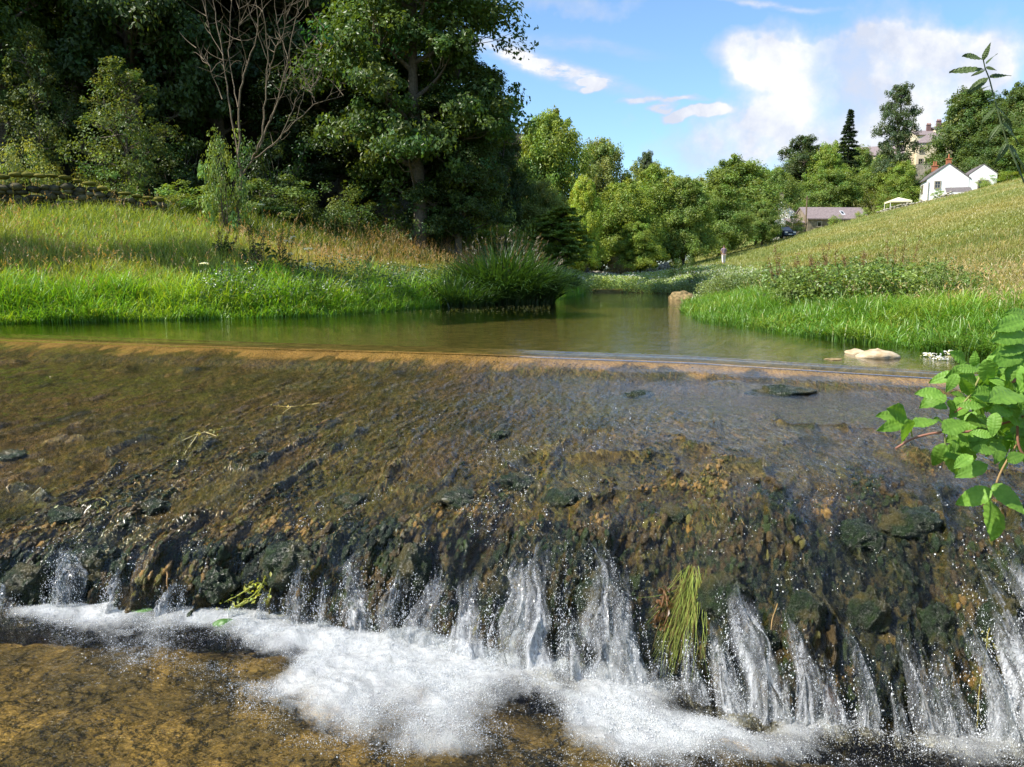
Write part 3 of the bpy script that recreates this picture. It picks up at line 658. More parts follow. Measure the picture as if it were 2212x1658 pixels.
# lower pool with foam
xs2 = np.concatenate([np.linspace(-24, -4.1, 60), np.arange(-4.08, 3.3, .0125), np.linspace(3.32, 5, 20)])
ys2 = np.concatenate([np.linspace(-14, 3.0, 40), np.arange(3.02, 5.6, .0105)])
X2, Y2 = np.meshgrid(xs2, ys2)
FO = [(560, 1390, 190, 55, .9), (760, 1400, 230, 60, 1.1), (960, 1440, 230, 70, 1.15), (880, 1530, 330, 80, .95), (700, 1470, 190, 70, .9), (960, 1620, 250, 45, .7), (1290, 1530, 120, 75, 1.15), (1330, 1600, 160, 70, .95), (640, 1350, 120, 18, 1.),
      (1540, 1590, 200, 45, .8), (1580, 1655, 300, 50, .6), (2130, 1650, 190, 50, .8), (1980, 1610, 160, 30, .75), (1760, 1590, 130, 26, .7), (200, 1335, 190, 30, 1.05), (310, 1385, 160, 36, .85), (120, 1330, 110, 20, .8), (300, 1440, 110, 40, .50), (1180, 1430, 130, 40, .8), (450, 1345, 120, 22, .8), (1500, 1500, 130, 30, .75), (1780, 1560, 130, 22, .7), (2040, 1560, 160, 20, .75), (2190, 1600, 120, 30, .85), (1700, 1640, 80, 26, .45)]
dens2 = np.zeros_like(X2)
px_t = (Y2 * cp - (ZP - CAMZ) * sp_); PXX = CX + FPX * X2 / np.maximum(px_t, .05); PYY = CY - FPX * (Y2 * sp_ + (ZP - CAMZ) * cp) / np.maximum(px_t, .05)
for fx, fy, rx, ry, wg in FO:
    dens2 += wg * np.exp(-(((PXX - fx) / rx) ** 2 + ((PYY - fy) / ry) ** 2) * 1.1)
dens2 *= (px_t > .5) * (Y2 > 1.2)
HOLE = [(1150, 1585, 60, 50), (470, 1415, 90, 30), (560, 1450, 60, 30), (1640, 1580, 40, 16)]
for fx, fy, rx, ry in HOLE: dens2 *= 1 - .95 * np.exp(-(((PXX - fx) / rx) ** 2 + ((PYY - fy) / ry) ** 2))
wrp = fbm(X2 * 3, Y2 * 3, 0, 4, 71)
dens2 = np.clip(dens2 * (1 + .7 * wrp), 0, 1.6)
wav = .016 * fbm(X2 * 3.2, Y2 * 4.5, 0, 3, 72) + .010 * fbm(X2 * 13, Y2 * 18, 0, 3, 73)
Z2 = ZP + wav * sstep(-1, 2, Y2) + .035 * np.clip(dens2, 0, 1.2) * (1 + .9 * fbm(X2 * 4, Y2 * 5, 0, 2, 74))
nr3, nc3 = X2.shape; i = np.arange(nr3 - 1)[:, None] * nc3 + np.arange(nc3 - 1)[None]
Q3 = np.stack([i, i + 1, i + nc3 + 1, i + nc3], -1).reshape(-1, 4)
POOLW = water_material('pool_water', (.90, .86, .68), .05, [((1, 1.8, 1), 7, 3, .03, None), ((1, 1.9, 1), 30, 3, .010, None)])
me = make_mesh('pool_water', np.stack([X2, Y2, Z2], -1).reshape(-1, 3), None, Q3, POOLW)
tag(link('pool_water', me), 'shallow brown pool below the weir with clear rippled water', 'water', kind='structure')
m, t = mat('foam'); p = t.pos()
vor = t.n('ShaderNodeTexVoronoi', {'Vector': p, 'Scale': 210.0}, feature='F1'); vd = vor.outputs['Distance']
vor2 = t.n('ShaderNodeTexVoronoi', {'Vector': p, 'Scale': 110.0}, feature='F1').outputs['Distance']
nn = t.noise(t.scaled(t.n('ShaderNodeMapping', {'Vector': p, 'Rotation': (0, 0, R(-25))}).outputs[0], (2.2, .9, 1)), 9, 7, .72, .8); nn2 = t.noise(p, 60, 3, .6)
bub = t.math('ADD', t.math('MULTIPLY', vd, .55), t.math('MULTIPLY', nn2, .5))
f = t.attr('foam', 'Fac')
al = t.math('SUBTRACT', t.math('MULTIPLY', f, 1.25), t.math('ADD', t.math('MULTIPLY', nn, 1.35), t.math('MULTIPLY', bub, .55)))
al = t.n('ShaderNodeMapRange', {0: al, 1: -.12, 2: .85, 3: 0.0, 4: .70}).outputs[0]
nb = t.bump(t.math('ADD', t.math('MULTIPLY', vd, -1.0), t.math('MULTIPLY', vor2, -.7)), 1.0, .0035)
pb = t.n('ShaderNodeBsdfPrincipled', {'Base Color': t.mix(t.ramp(nn, [(.3, 0.), (.6, 1.)]), (.42, .44, .42), (.74, .75, .75)), 'Roughness': .22, 'Specular IOR Level': .5, 'Normal': nb})
t.out(t.n('ShaderNodeMixShader', {0: al, 1: t.n('ShaderNodeBsdfTransparent', {'Color': (1, 1, 1, 1)}).outputs[0], 2: pb.outputs[0]}))
kf = (dens2[:-1, :-1] > .06).ravel(); Qf = Q3[kf]; used = np.unique(Qf); remap = np.zeros(X2.size, int); remap[used] = np.arange(len(used))
Zf = Z2 + .004 + .003 * np.clip(dens2, 0, 1) * noise(X2 * 45, Y2 * 45, 0, 75)
vf = np.stack([X2, Y2, Zf], -1).reshape(-1, 3)[used]
me = make_mesh('foam', vf, None, remap[Qf], m, attrs={'foam': dens2.ravel()[used]})
tag(link('foam', me), 'white bubbling foam spreading on the pool where the weir falls', 'foam', kind='stuff')
# bed of the lower pool
X3, Y3 = np.meshgrid(np.concatenate([np.linspace(-24, -3.6, 30), np.arange(-3.5, 3, .04), np.linspace(3.1, 5, 8)]), np.concatenate([np.linspace(-14, 2.8, 30), np.arange(2.9, 6.2, .04)]))
Z3 = ZP - .22 + .05 * fbm(X3 * 1.6, Y3 * 1.6, 0, 4, 81) + .02 * fbm(X3 * 8, Y3 * 8, 0, 2, 82)
nr4, nc4 = X3.shape; i = np.arange(nr4 - 1)[:, None] * nc4 + np.arange(nc4 - 1)[None]
m, t = mat('pool_bed'); p = t.pos()
n1 = t.noise(p, 2.2, 5, .6); n2 = t.noise(t.scaled(p, (1, 1.6, 1)), 16, 5, .65, 1.2); n3 = t.noise(t.scaled(p, (1, 2.2, 1)), 45, 3, .6, .8)
c = t.mix(t.ramp(n2, [(.32, 0.), (.66, 1.)]), (.040, .033, .013), (.21, .158, .064))
c = t.mix(t.ramp(n1, [(.45, 0.), (.62, 1.)]), c, t.mix(t.ramp(n3, [(.35, 0.), (.6, 1.)]), (.17, .115, .035), (.43, .30, .105)))
t.out(t.n('ShaderNodeBsdfPrincipled', {'Base Color': c, 'Roughness': .9, 'Normal': t.bump(n2, 1., .04)}))
me = make_mesh('pool_bed', np.stack([X3, Y3, Z3], -1).reshape(-1, 3), None, np.stack([i, i + 1, i + nc4 + 1, i + nc4], -1).reshape(-1, 4), m)
tag(link('pool_bed', me), 'ochre gravel bed of the pool below the weir', 'stream bed', kind='structure')

# falling streams and splashes over the face
m, t = mat('falling_water'); p = t.pos()
s1 = t.noise(t.scaled(p, (1, 1, .22)), 42, 5, .65, .9); s2 = t.noise(t.scaled(p, (1, 1, .5)), 120, 3, .7, .6)
f = t.attr('white', 'Fac')
st_ = t.math('ADD', t.math('MULTIPLY', s1, .75), t.math('MULTIPLY', s2, .5))
wht = t.n('ShaderNodeMapRange', {0: t.math('ADD', st_, t.math('MULTIPLY', f, .5)), 1: .74, 2: 1.12, 3: 0.0, 4: .85}).outputs[0]
ed = t.attr('edge', 'Fac'); wht = t.math('MULTIPLY', wht, ed)
nb = t.bump(st_, 1.0, .035)
gl = t.n('ShaderNodeBsdfGlossy', {'Color': (1, 1, 1, 1), 'Roughness': .08, 'Normal': nb}); tr = t.n('ShaderNodeBsdfTransparent', {'Color': (.97, .98, .97, 1)})
df = t.n('ShaderNodeBsdfPrincipled', {'Base Color': (.86, .88, .90, 1), 'Roughness': .15, 'Normal': nb})
fr = t.math('MULTIPLY', t.n('ShaderNodeFresnel', {'IOR': 1.33, 'Normal': nb}).outputs[0], ed)
cl = t.n('ShaderNodeMixShader', {0: fr, 1: tr.outputs[0], 2: gl.outputs[0]})
t.out(t.n('ShaderNodeMixShader', {0: wht, 1: cl.outputs[0], 2: df.outputs[0]}))
CAS = [  # centre px at the lip, half width px, start w, whiteness, lean
 (165, 45, -.05, .7), (270, 30, .25, .9), (400, 38, .35, .9), (660, 34, .15, .6), (715, 26, .3, .55), (790, 56, .1, .75), (860, 48, .2, .7), (940, 52, .2, .8), (1030, 58, .25, .9), (1110, 60, .15, .85), (1180, 55, .05, .85), (1290, 70, .05, .8), (1345, 46, .2, .7),
 (1590, 50, .35, 1.0), (1535, 36, .5, .9), (1730, 34, .6, .7), (2120, 56, .3, .95), (2195, 44, .2, .9), (1980, 40, .55, .7), (1240, 40, .4, .8), (50, 30, .3, .5), (600, 22, .45, .8), (530, 20, .55, .6), (1480, 26, .55, .6), (1640, 20, .6, .6), (1860, 22, .65, .55), (2060, 26, .5, .7), (2240, 34, .2, .8), (1420, 26, .5, .7), (1680, 34, .45, .8), (1790, 30, .5, .7), (1920, 40, .5, .8), (2040, 34, .45, .8)]
rv = np.random.default_rng(5); VB, QB, WH, EG, nv_ = [], [], [], [], 0
spr = []
CAS = [(c_, h_ * .92, min(.72, w_ + ((.10 if c_ < 1460 else .0) if c_ > 600 else .04)), q_) for c_, h_, w_, q_ in CAS]
for cpx, hw, w0, wh in CAS:
    Xc = (cpx - CX) / FPX * 4.0 ; hwm = hw / FPX * 4.6
    Xc = float(np.interp(cpx, pxm, xl))
    nu, nw = 34, 70
    uu = np.linspace(-1, 1, nu); ww = np.linspace(w0, 1.02, nw); UU, WW = np.meshgrid(uu, ww)
    spread = lerp(.45, 1.45, (WW - w0) / (1 - w0)); wob = .55 * noise(WW * 3 + cpx, UU * 0, 0, 91) + .25 * noise(WW * 9 + cpx, UU * 2, 0, 92)
    Xs = Xc + hwm * (UU * spread + wob)
    yl_ = np.interp(Xs, xl, Yl); yb_ = np.interp(Xs, xl, Yb); wv_ = np.clip(WW, 0, 1.02)
    hzs = np.sin(np.clip(wv_, 0, 1) * np.pi / 2) ** 1.1
    Ys = yl_ - hzs * (yl_ - yb_) - np.minimum(WW, 0) * 1.2; zl_ = np.interp(Xs, xl, ZLx) + .015; Zs = zl_ + (ZP - .25 - zl_) * wv_ ** 1.25 - np.minimum(WW, 0) * .10
    off = .075 + .055 * np.sin(np.pi * np.clip((WW - w0) / (1.02 - w0), 0, 1)) + .07 * ridged(Xs * 14 + 1.6 * noise(WW * 4, UU * 3, 1, 92), WW * 2.2, cpx * .1, 3, 93) + .02 * noise(Xs * 50, WW * 12, 0, 94)
    off = off * lerp(1, .55, np.abs(UU) ** 2)
    Xs = Xs + FL[0] * off * .8; Ys = Ys + FL[1] * off * .8; Zs = Zs + off * .55
    v = np.stack([Xs, Ys, np.maximum(Zs, ZP - .05)], -1).reshape(-1, 3)
    i = np.arange(nw - 1)[:, None] * nu + np.arange(nu - 1)[None]
    qq = np.stack([i, i + nu, i + nu + 1, i + 1], -1).reshape(-1, 4); QB.append(qq[v[qq, 2].max(1) > ZP - .02] + nv_); VB.append(v); nv_ += len(v)
    e = sstep(1.0, .45, np.abs(UU) + .55 * noise(UU * 3 + cpx, WW * 7, 0, 95)) * (.35 + .65 * sstep(-.25, .3, fbm(UU * 4 + cpx, WW * 3.0, 0, 3, 120))) * sstep(w0, w0 + .12, WW + .08 * noise(UU * 5, WW, cpx, 96))
    EG.append(e.ravel()); WH.append((wh * lerp(.35, 1.15, (WW - w0) / (1 - w0))).ravel())
    spr.append((v[-nu * 22:], wh))
me = make_mesh('falling_water', np.concatenate(VB), None, np.concatenate(QB), m, attrs={'white': np.concatenate(WH), 'edge': np.concatenate(EG)})
tag(link('falling_water', me), 'white streams of water tumbling over the mossy face of the weir', 'falling water', kind='stuff')
def spheres(P, rad):
    ico = np.array([(0, 0, 1), (.894, 0, .447), (.276, .851, .447), (-.724, .526, .447), (-.724, -.526, .447), (.276, -.851, .447), (.724, .526, -.447), (-.276, .851, -.447), (-.894, 0, -.447), (-.276, -.851, -.447), (.724, -.526, -.447), (0, 0, -1)])
    fc = np.array([(0, 1, 2), (0, 2, 3), (0, 3, 4), (0, 4, 5), (0, 5, 1), (1, 6, 2), (2, 7, 3), (3, 8, 4), (4, 9, 5), (5, 10, 1), (2, 6, 7), (3, 7, 8), (4, 8, 9), (5, 9, 10), (1, 10, 6), (11, 7, 6), (11, 8, 7), (11, 9, 8), (11, 10, 9), (11, 6, 10)])
    v = P[:, None] + ico[None] * rad[:, None, None]
    return v.reshape(-1, 3), (fc[None] + np.arange(len(P))[:, None, None] * 12).reshape(-1, 3)
SP = []
for v, wh in spr:
    n = int(150 * wh); q = v[rv.integers(0, len(v), n)]
    q = q + np.stack([rv.normal(size=n) * .05, -np.abs(rv.normal(size=n)) * .06, np.abs(rv.normal(size=n)) * .07], 1); SP.append(q)
SP = np.concatenate(SP); v, tr_ = spheres(SP, rv.uniform(.0010, .0040, len(SP)) * rv.uniform(.5, 1, len(SP)) )
m, t = mat('water_drop')
t.out(t.n('ShaderNodeBsdfPrincipled', {'Base Color': (.9, .92, .94, 1), 'Roughness': .05, 'Transmission Weight': .5, 'IOR': 1.33}))
tag(link('spray', make_mesh('spray', v, tr_, None, m)), 'drops of spray thrown up where the streams hit the pool', 'spray', kind='stuff')
# bubbles added in white over the lower apron and face, standing for sun glints
n = 11000; ci = rv.integers(0, nc, n * 6); ri = rv.integers(0, nr, n * 6); vv_ = V[ri]
okb = (np.abs(xl[ci]) < 3.8) & (rv.random(n * 6) < sstep(.45, 1.1, vv_ - .22 * sstep(-.3, 1.2, xl[ci]) + .25 * noise(xl[ci] * 2, vv_ * 4, 0, 97)) * .9) & (vv_ < 1.95) & (fbm(xl[ci] * 5, vv_ * 14, 0, 3, 98) > .16)
ci, ri = ci[okb][:n], ri[okb][:n]
P = np.stack([np.maximum.reduce([FX[ri, ci] * 0 + BXd[ri, ci]]), BYd[ri, ci], np.maximum(BZd[ri, ci], FZ[ri, ci])], 1); P[:, 1] = np.minimum(BYd[ri, ci], FY[ri, ci]); P[:, 2] += .001
v, tr_ = spheres(P, np.abs(rv.normal(0, 1, len(P))) * .0017 + .0007)
m, t = mat('glint_bead'); t.out(t.n('ShaderNodeBsdfPrincipled', {'Base Color': (.88, .89, .88, 1), 'Roughness': .1, 'Coat Weight': .6, 'Coat Roughness': .03}))
tag(link('beads', make_mesh('beads', v, tr_, None, m)), 'tiny white bubbles standing for sun glints on the wet moss of the weir', 'beads', kind='stuff')

# drops strung along the falls
DP, DR_ = [], []
for cpx, hw, w0, wh in CAS:
    Xc = float(np.interp(cpx, pxm, xl)); hwm = hw / FPX * 4.6
    for s_ in range(int(26 + 60 * wh * hw / 45)):
        q = int(rv.integers(12, 42)); x0 = rv.uniform(-1.1, 1.1); W = np.sort(rv.uniform(min(.9, w0 + rv.uniform(0, .4)), 1.02, q) + rv.normal(0, .02, q)).clip(w0, 1.03); ph = rv.uniform(0, 9)
        Xs = Xc + hwm * x0 * lerp(.7, 1.25, (W - w0) / (1.05 - w0)) + .022 * noise(W * 4 + ph, W * 0 + cpx, 0, 103) + rv.normal(0, .005, q)
        yl_ = np.interp(Xs, xl, Yl); yb_ = np.interp(Xs, xl, Yb); wv_ = np.clip(W, 0, 1); Ys = yl_ - np.sin(wv_ * np.pi / 2) ** 1.1 * (yl_ - yb_); zl_ = np.interp(Xs, xl, ZLx) + .015; Zs = zl_ + (ZP - .25 - zl_) * wv_ ** 1.25
        off = rv.uniform(.09, .16) + rv.normal(0, .012, q)
        DP.append(np.stack([Xs + FL[0] * off * .8, Ys + FL[1] * off * .8, np.maximum(Zs + off * .5, ZP)], 1)); DR_.append(np.abs(rv.normal(0, 1, q)) * .0009 + .0005)
DP, DR_ = np.concatenate(DP), np.concatenate(DR_); kz = DP[:, 2] > ZP + .015; DP, DR_ = DP[kz], DR_[kz]; v, tr_ = spheres(DP, DR_); v = v.reshape(-1, 12, 3); v[..., 2] = DP[:, None, 2] + (v[..., 2] - DP[:, None, 2]) * rv.uniform(1, 3.2, len(DP))[:, None]
m, t = mat('bright_drop'); t.out(t.n('ShaderNodeBsdfPrincipled', {'Base Color': (.86, .88, .90, 1), 'Roughness': .06, 'Specular IOR Level': .7}))
tag(link('water_drops', make_mesh('water_drops', v.reshape(-1, 3), tr_, None, m)), 'strings of bright drops falling over the moss of the weir', 'falling water', kind='stuff')
# bubbles of the foam, thick where the streams hit and thinning outwards
n = 95000; prob = np.clip(dens2 - .16, 0, 1.3) ** 1.15 * (.12 + 1.7 * np.clip(.45 + 1.3 * fbm(X2 * 5, Y2 * 11, 0, 4, 76), 0, 1)) * (np.gradient(xs2)[None] * np.gradient(ys2)[:, None]); prob = (prob / prob.sum()).ravel()
k = rv.choice(prob.size, n, p=prob); P = np.stack([X2.ravel()[k] + rv.uniform(-.006, .006, n), Y2.ravel()[k] + rv.uniform(-.006, .006, n), Z2.ravel()[k] + .003 + .012 * rv.random(n) ** 2 * dens2.ravel()[k]], 1)
v, tr_ = spheres(P, rv.uniform(.0008, .0021, n) + (rv.random(n) < .02) * .003)
m, t = mat('froth'); t.out(t.n('ShaderNodeMixShader', {0: .5, 1: t.n('ShaderNodeBsdfTransparent', {'Color': (1, 1, 1, 1)}).outputs[0], 2: t.n('ShaderNodeBsdfPrincipled', {'Base Color': (.74, .76, .76, 1), 'Roughness': .12, 'Specular IOR Level': .6}).outputs[0]}))
tag(link('froth', make_mesh('froth', v, tr_, None, m)), 'countless small bubbles floating on the pool below the falls', 'foam', kind='stuff')
# cushions of moss and algae all over the lower apron and the face
def cushions():
    r = np.random.default_rng(404); import bmesh
    bm = bmesh.new(); bmesh.ops.create_icosphere(bm, subdivisions=2, radius=1.0); bv = np.array([v.co[:] for v in bm.verts]); bf = np.array([[v.index for v in f.verts] for f in bm.faces]); bm.free()
    n = 20000; ci = r.integers(0, nc, n * 10); ri = r.integers(26, nr - 30, n * 10); vv = V[ri]; X_ = xl[ci]
    clus = fbm(X_ * 3.0, vv * 8, 0, 3, 110)
    ok = (np.abs(X_) < 4.0) & (BZd[ri, ci] > ZP - .02) & (r.random(n * 10) < (.06 + .94 * sstep(.30, 1.0, vv - .18 * sstep(-.3, 1.2, X_) + .35 * clus)) * sstep(-.25, .25, clus + .45 * sstep(.9, 1.1, vv)))
    ci, ri = ci[ok][:n], ri[ok][:n]; n = len(ci); vv = V[ri]; P = np.stack([BXd[ri, ci], BYd[ri, ci], BZd[ri, ci]], 1)
    f = face[ri, ci]; s = (.0045 + .014 * r.random(n) ** 2.6) * lerp(.8, 1.35, sstep(.5, 1.2, vv)); up_ = np.stack([FL[0] * .8 * f, FL[1] * .8 * f, np.sqrt(1 - (.8 * f) ** 2)], 1)
    dn = unit(np.stack([FL[0] * (1 - .6 * f), FL[1] * (1 - .6 * f), -.15 - .9 * f], 1)); dn = unit(dn - up_ * (dn * up_).sum(1)[:, None]); sd = np.cross(up_, dn)
    k = 1 + .62 * noise(bv[None, :, 0] * 2.1 + np.arange(n)[:, None] * 3.7, np.broadcast_to(bv[None, :, 1] * 2.1, (n, len(bv))), bv[None, :, 2] * 2.1 + np.zeros((n, 1)), 111)
    v = P[:, None] + k[..., None] * s[:, None, None] * (bv[None, :, 0:1] * sd[:, None] * .95 + bv[None, :, 1:2] * dn[:, None] * r.uniform(1.1, 2.2, n)[:, None, None] + bv[None, :, 2:3] * up_[:, None] * .75)
    pal = np.array([(.007, .014, .004), (.014, .026, .007), (.030, .045, .010), (.055, .036, .012), (.085, .055, .018), (.12, .105, .022), (.27, .16, .045)])
    h_ = fbm(P[:, 0] * 3.5, P[:, 1] * 3.0 + P[:, 2] * 4, 0, 3, 112) * 1.9 + r.normal(0, .16, n) - .45 * sstep(.9, 1.1, vv) + .1; id_ = np.clip(((h_ + 1.1) / 2.2 * 7).astype(int), 0, 6)
    c = np.repeat(pal[id_] * r.uniform(.75, 1.25, (n, 1)), len(bv), 0)
    m, t = mat('moss_cushion'); p = t.pos(); n2 = t.noise(p, 160, 3, .7); n3 = t.noise(p, 420, 2, .6)
    col = t.n('ShaderNodeMix', {0: 1.0, 6: t.attr('Col'), 7: t.mix(n2, (.35, .35, .35), (1.7, 1.7, 1.6))}, data_type='RGBA', blend_type='MULTIPLY').outputs[2]
    t.out(t.n('ShaderNodeBsdfPrincipled', {'Base Color': col, 'Roughness': t.ramp(n2, [(.35, .10), (.65, .38)]), 'Specular IOR Level': .55, 'Normal': t.bump(t.math('ADD', n2, t.math('MULTIPLY', n3, .6)), 1.0, .010)}))
    tag(link('moss', make_mesh('moss', v.reshape(-1, 3), (bf[None] + (np.arange(n) * len(bv))[:, None, None]).reshape(-1, 3), None, m, c)), 'wet cushions of dark moss and brown algae covering the lower weir', 'moss', kind='stuff')
cushions()
# mossy humps of the weir, each a boulder of its own
m, t = mat('wet_moss'); p = t.pos(); n2 = t.noise(t.scaled(p, (1, 1, .6)), 26, 6, .72, .5); n4 = t.noise(p, 95, 3, .7, .6); n1 = t.noise(p, 5, 3)
c = t.mix(t.ramp(n2, [(.34, 0.), (.68, 1.)]), (.004, .008, .003), (.026, .046, .011)); c = t.mix(t.ramp(n1, [(.50, 0.), (.64, 1.)]), c, (.07, .058, .016))
t.out(t.n('ShaderNodeBsdfPrincipled', {'Base Color': c, 'Roughness': t.ramp(n4, [(.3, .10), (.7, .38)]), 'Specular IOR Level': .6, 'Normal': t.bump(t.math('ADD', n2, n4), 1.0, .02)}))
def surf_at(px, py):
    """point of the weir surface seen at a spot of the photograph"""
    qx = CX + FPX * BXd / (BYd * cp - (BZd - CAMZ) * sp_); qy = CY - FPX * (BYd * sp_ + (BZd - CAMZ) * cp) / (BYd * cp - (BZd - CAMZ) * sp_)
    k = np.argmin((qx - px) ** 2 + (qy - py) ** 2); r_, c_ = divmod(int(k), nc); return np.array([BXd[r_, c_], BYd[r_, c_], BZd[r_, c_]])
MS = [(630, 1215, 60, 1.0, 'round dark moss boulder arched over by a thread of water above the yellow weed'), (470, 1255, 48, .9, 'mossy hump full of white glints beside the yellow weed tangle'), (200, 1215, 50, 1.1, 'blackish mossy hump with a white fan of water on its flank'),
 (70, 1250, 48, 1.0, 'dark mossy hump next to the frame edge at the foot of the weir'), (885, 1230, 44, 1.5, 'upright dark moss pillar standing between two clear streams'), (1290, 1290, 56, 1.2, 'moss boulder wrapped in a bell of clear water'), (1225, 1080, 52, .6, 'low moss hump on the apron above the orange algae patch'),
 (1115, 1040, 36, .7, 'dark pointed moss lump where the apron starts to steepen'), (985, 1080, 50, .6, 'pair-wide moss hump speckled white on the middle of the apron'), (760, 1085, 34, .7, 'small black moss lump with a white speckled edge'), (155, 1112, 50, .45, 'flat dark moss patch sprinkled with foam flecks'), (330, 1095, 40, .5, 'small moss lump between two pale strands of weed'),
 (1560, 1290, 54, 1.3, 'moss pillar with dense glints beside the hanging green weed'), (1740, 1330, 40, 1.9, 'tall narrow moss pillar to the left of the leaning brown slab'), (1850, 1160, 60, .7, 'rounded moss hump at the crest of the fall below the bramble spray'), (1960, 1130, 70, .7, 'broad olive moss hump under the lowest bramble leaf'), (1880, 1330, 46, 1.8, 'moss pillar directly above the leaning brown slab'), (2020, 1370, 48, 1.8, 'moss pillar between the slab and the last white stream'), (2160, 1340, 44, 1.6, 'moss pillar cut by the frame edge beside the last white stream'),
 (1465, 1110, 40, .6, 'dark green moss lump on the apron above the hanging weed'), (1640, 1400, 40, 1.6, 'moss pillar behind the strongest splash'), (560, 985, 24, .5, 'small dark moss lump alone on the smooth apron below the pale debris'), (1085, 945, 26, .6, 'single green moss lump on the rippled apron'), (1380, 855, 40, .35, 'dark lump breaking the surface just below the crest'), (1690, 848, 70, .3, 'wide dark lump in the row just below the crest'), (30, 985, 40, .5, 'flat black moss lump at the frame edge on the apron')]
for k, (px, py, hw, asp, lab) in enumerate(MS):
    c = surf_at(px, py); rad = hw / FPX * c[1]
    b_ = MB(); b_.blob((0, 0, 0), (rad, rad * .8, rad * asp * .85), 200 + k, 60, 44, .42, 1.7)
    v = b_.v[0]; v += (fbm(v[:, 0] * 30 + k, v[:, 1] * 30, v[:, 2] * 22, 3, 7) * .034)[:, None] * unit(v)
    me = b_.mesh('mossy_boulder', m, True, False)
    at_ = me.attributes.new('moss', 'FLOAT', 'POINT'); at_.data.foreach_set('value', np.full(len(me.vertices), .95, np.float32))
    tag(link('mossy_boulder', me, None, tuple(c + np.array([0, -.05 * rad, -.12 * rad * asp]))), lab, 'boulder', 'moss-covered humps of the weir')
# ------------------------------------------------------------------ grasses and herbs
def blades(P, h, w, lean, r, cb, ct, two=False, az=None):
    n = len(P); h = np.broadcast_to(h, (n,)); w = np.broadcast_to(w, (n,)); lean = np.broadcast_to(lean, (n,))
    a = r.uniform(0, 2 * np.pi, n) if az is None else az; d = np.stack([np.cos(a), np.sin(a), np.zeros(n)], 1)
    fa = a + np.pi / 2 + r.normal(0, .6, n); sd_ = np.stack([np.cos(fa), np.sin(fa), np.zeros(n)], 1)
    ts_ = np.array([0, .3, .62, .86] if two else [0, .5]); V_ = []; C_ = []
    def pt(t_): return P + np.array([0, 0, 1.]) * (h * t_ * (1 - .42 * lean * t_ * t_))[:, None] + d * (h * lean * t_ ** 2 * .9)[:, None]
    for t_ in ts_:
        c = pt(t_); ww = (w * (1 - .55 * t_ ** 2) * .5)[:, None]
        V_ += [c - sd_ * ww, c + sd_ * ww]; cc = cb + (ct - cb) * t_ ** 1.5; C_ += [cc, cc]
    V_.append(pt(1.0)); C_.append(ct)
    k = len(V_); V_ = np.stack(V_, 1).reshape(-1, 3); C_ = np.stack(C_, 1).reshape(-1, 3)
    o = (np.arange(n) * k)[:, None]; q = np.concatenate([o + np.array([[2 * j, 2 * j + 1, 2 * j + 3, 2 * j + 2]]) for j in range(len(ts_) - 1)])
    t = o + np.array([[k - 3, k - 2, k - 1]]); return V_, t, q, C_
def heads(P, h, lean, az, r, size, col, n=5):
    """seed heads: a plume of small husks along the upper part of each stalk"""
    m = len(P); d = np.stack([np.cos(az), np.sin(az), np.zeros(m)], 1); out = []
    T = np.linspace(.80, 1.03, n)
    Pp = (P[:, None] + np.array([0, 0, 1.]) * (h[:, None] * T * (1 - .42 * lean[:, None] * T * T))[..., None] + d[:, None] * (h[:, None] * lean[:, None] * T ** 2 * .9)[..., None]).reshape(-1, 3)
    Pp = Pp + r.normal(size=Pp.shape) * size * .35
    A = unit(np.repeat(d, n, 0) * .6 + np.array([0, 0, .8]) + r.normal(size=Pp.shape) * .3); N = unit(np.cross(A, r.normal(size=Pp.shape)))
    return leaves_mesh(Pp, A, N, size * r.uniform(.7, 1.2, len(Pp)), size * .28, np.repeat(col, n, 0) * r.uniform(.8, 1.2, (len(Pp), 1)))
def scatter(n, y0, y1, cond, r, pw=1.0, spread=1.1, xlim=None):
    """points over the strip of valley, thinning with distance"""
    out = []; tot_ = 0
    while tot_ < n:
        u = r.random(n * 3); Y = (y0 ** (1 - pw) + u * (y1 ** (1 - pw) - y0 ** (1 - pw))) ** (1 / (1 - pw)) if pw != 1 else y0 * (y1 / y0) ** u
        X = r.uniform(-spread, spread, n * 3) * Y
        k = cond(X, Y); X, Y = X[k], Y[k]
        if len(X) == 0: break
        out.append(np.stack([X, Y], 1)); tot_ += len(X)
    P = np.concatenate(out)[:n]; return np.concatenate([P, H(P[:, 0], P[:, 1])[:, None]], 1)
def blend(a, b, f): f = np.asarray(f)[:, None]; return np.asarray(a) * (1 - f) + np.asarray(b) * f
def jit(c, r, s=.18, hs=.08):
    n = len(c); l = r.normal(1, s, (n, 1)).clip(.5, 1.6); hh = r.normal(0, hs, (n, 1)); return (c * l * np.concatenate([1 + hh, np.ones((n, 1)), 1 - hh], 1)).clip(.004, .9)
def grass_obj(name, lab, parts, cat='grass', kind='stuff'):
    v, tt, q, c, n = [], [], [], [], 0
    for V_, T_, Q_, C_ in parts:
        if T_ is not None: tt.append(T_ + n)
        if Q_ is not None: q.append(Q_ + n)
        v.append(V_); c.append(C_); n += len(V_)
    o = link(name, make_mesh(name, np.concatenate(v), np.concatenate(tt) if tt else None, np.concatenate(q) if q else None, BLADE, np.concatenate(c), smooth=False))
    return tag(o, lab, cat, kind=kind)
rg = np.random.default_rng(77)
LUSH, LUSHT = (.08, .22, .016), (.27, .49, .035)
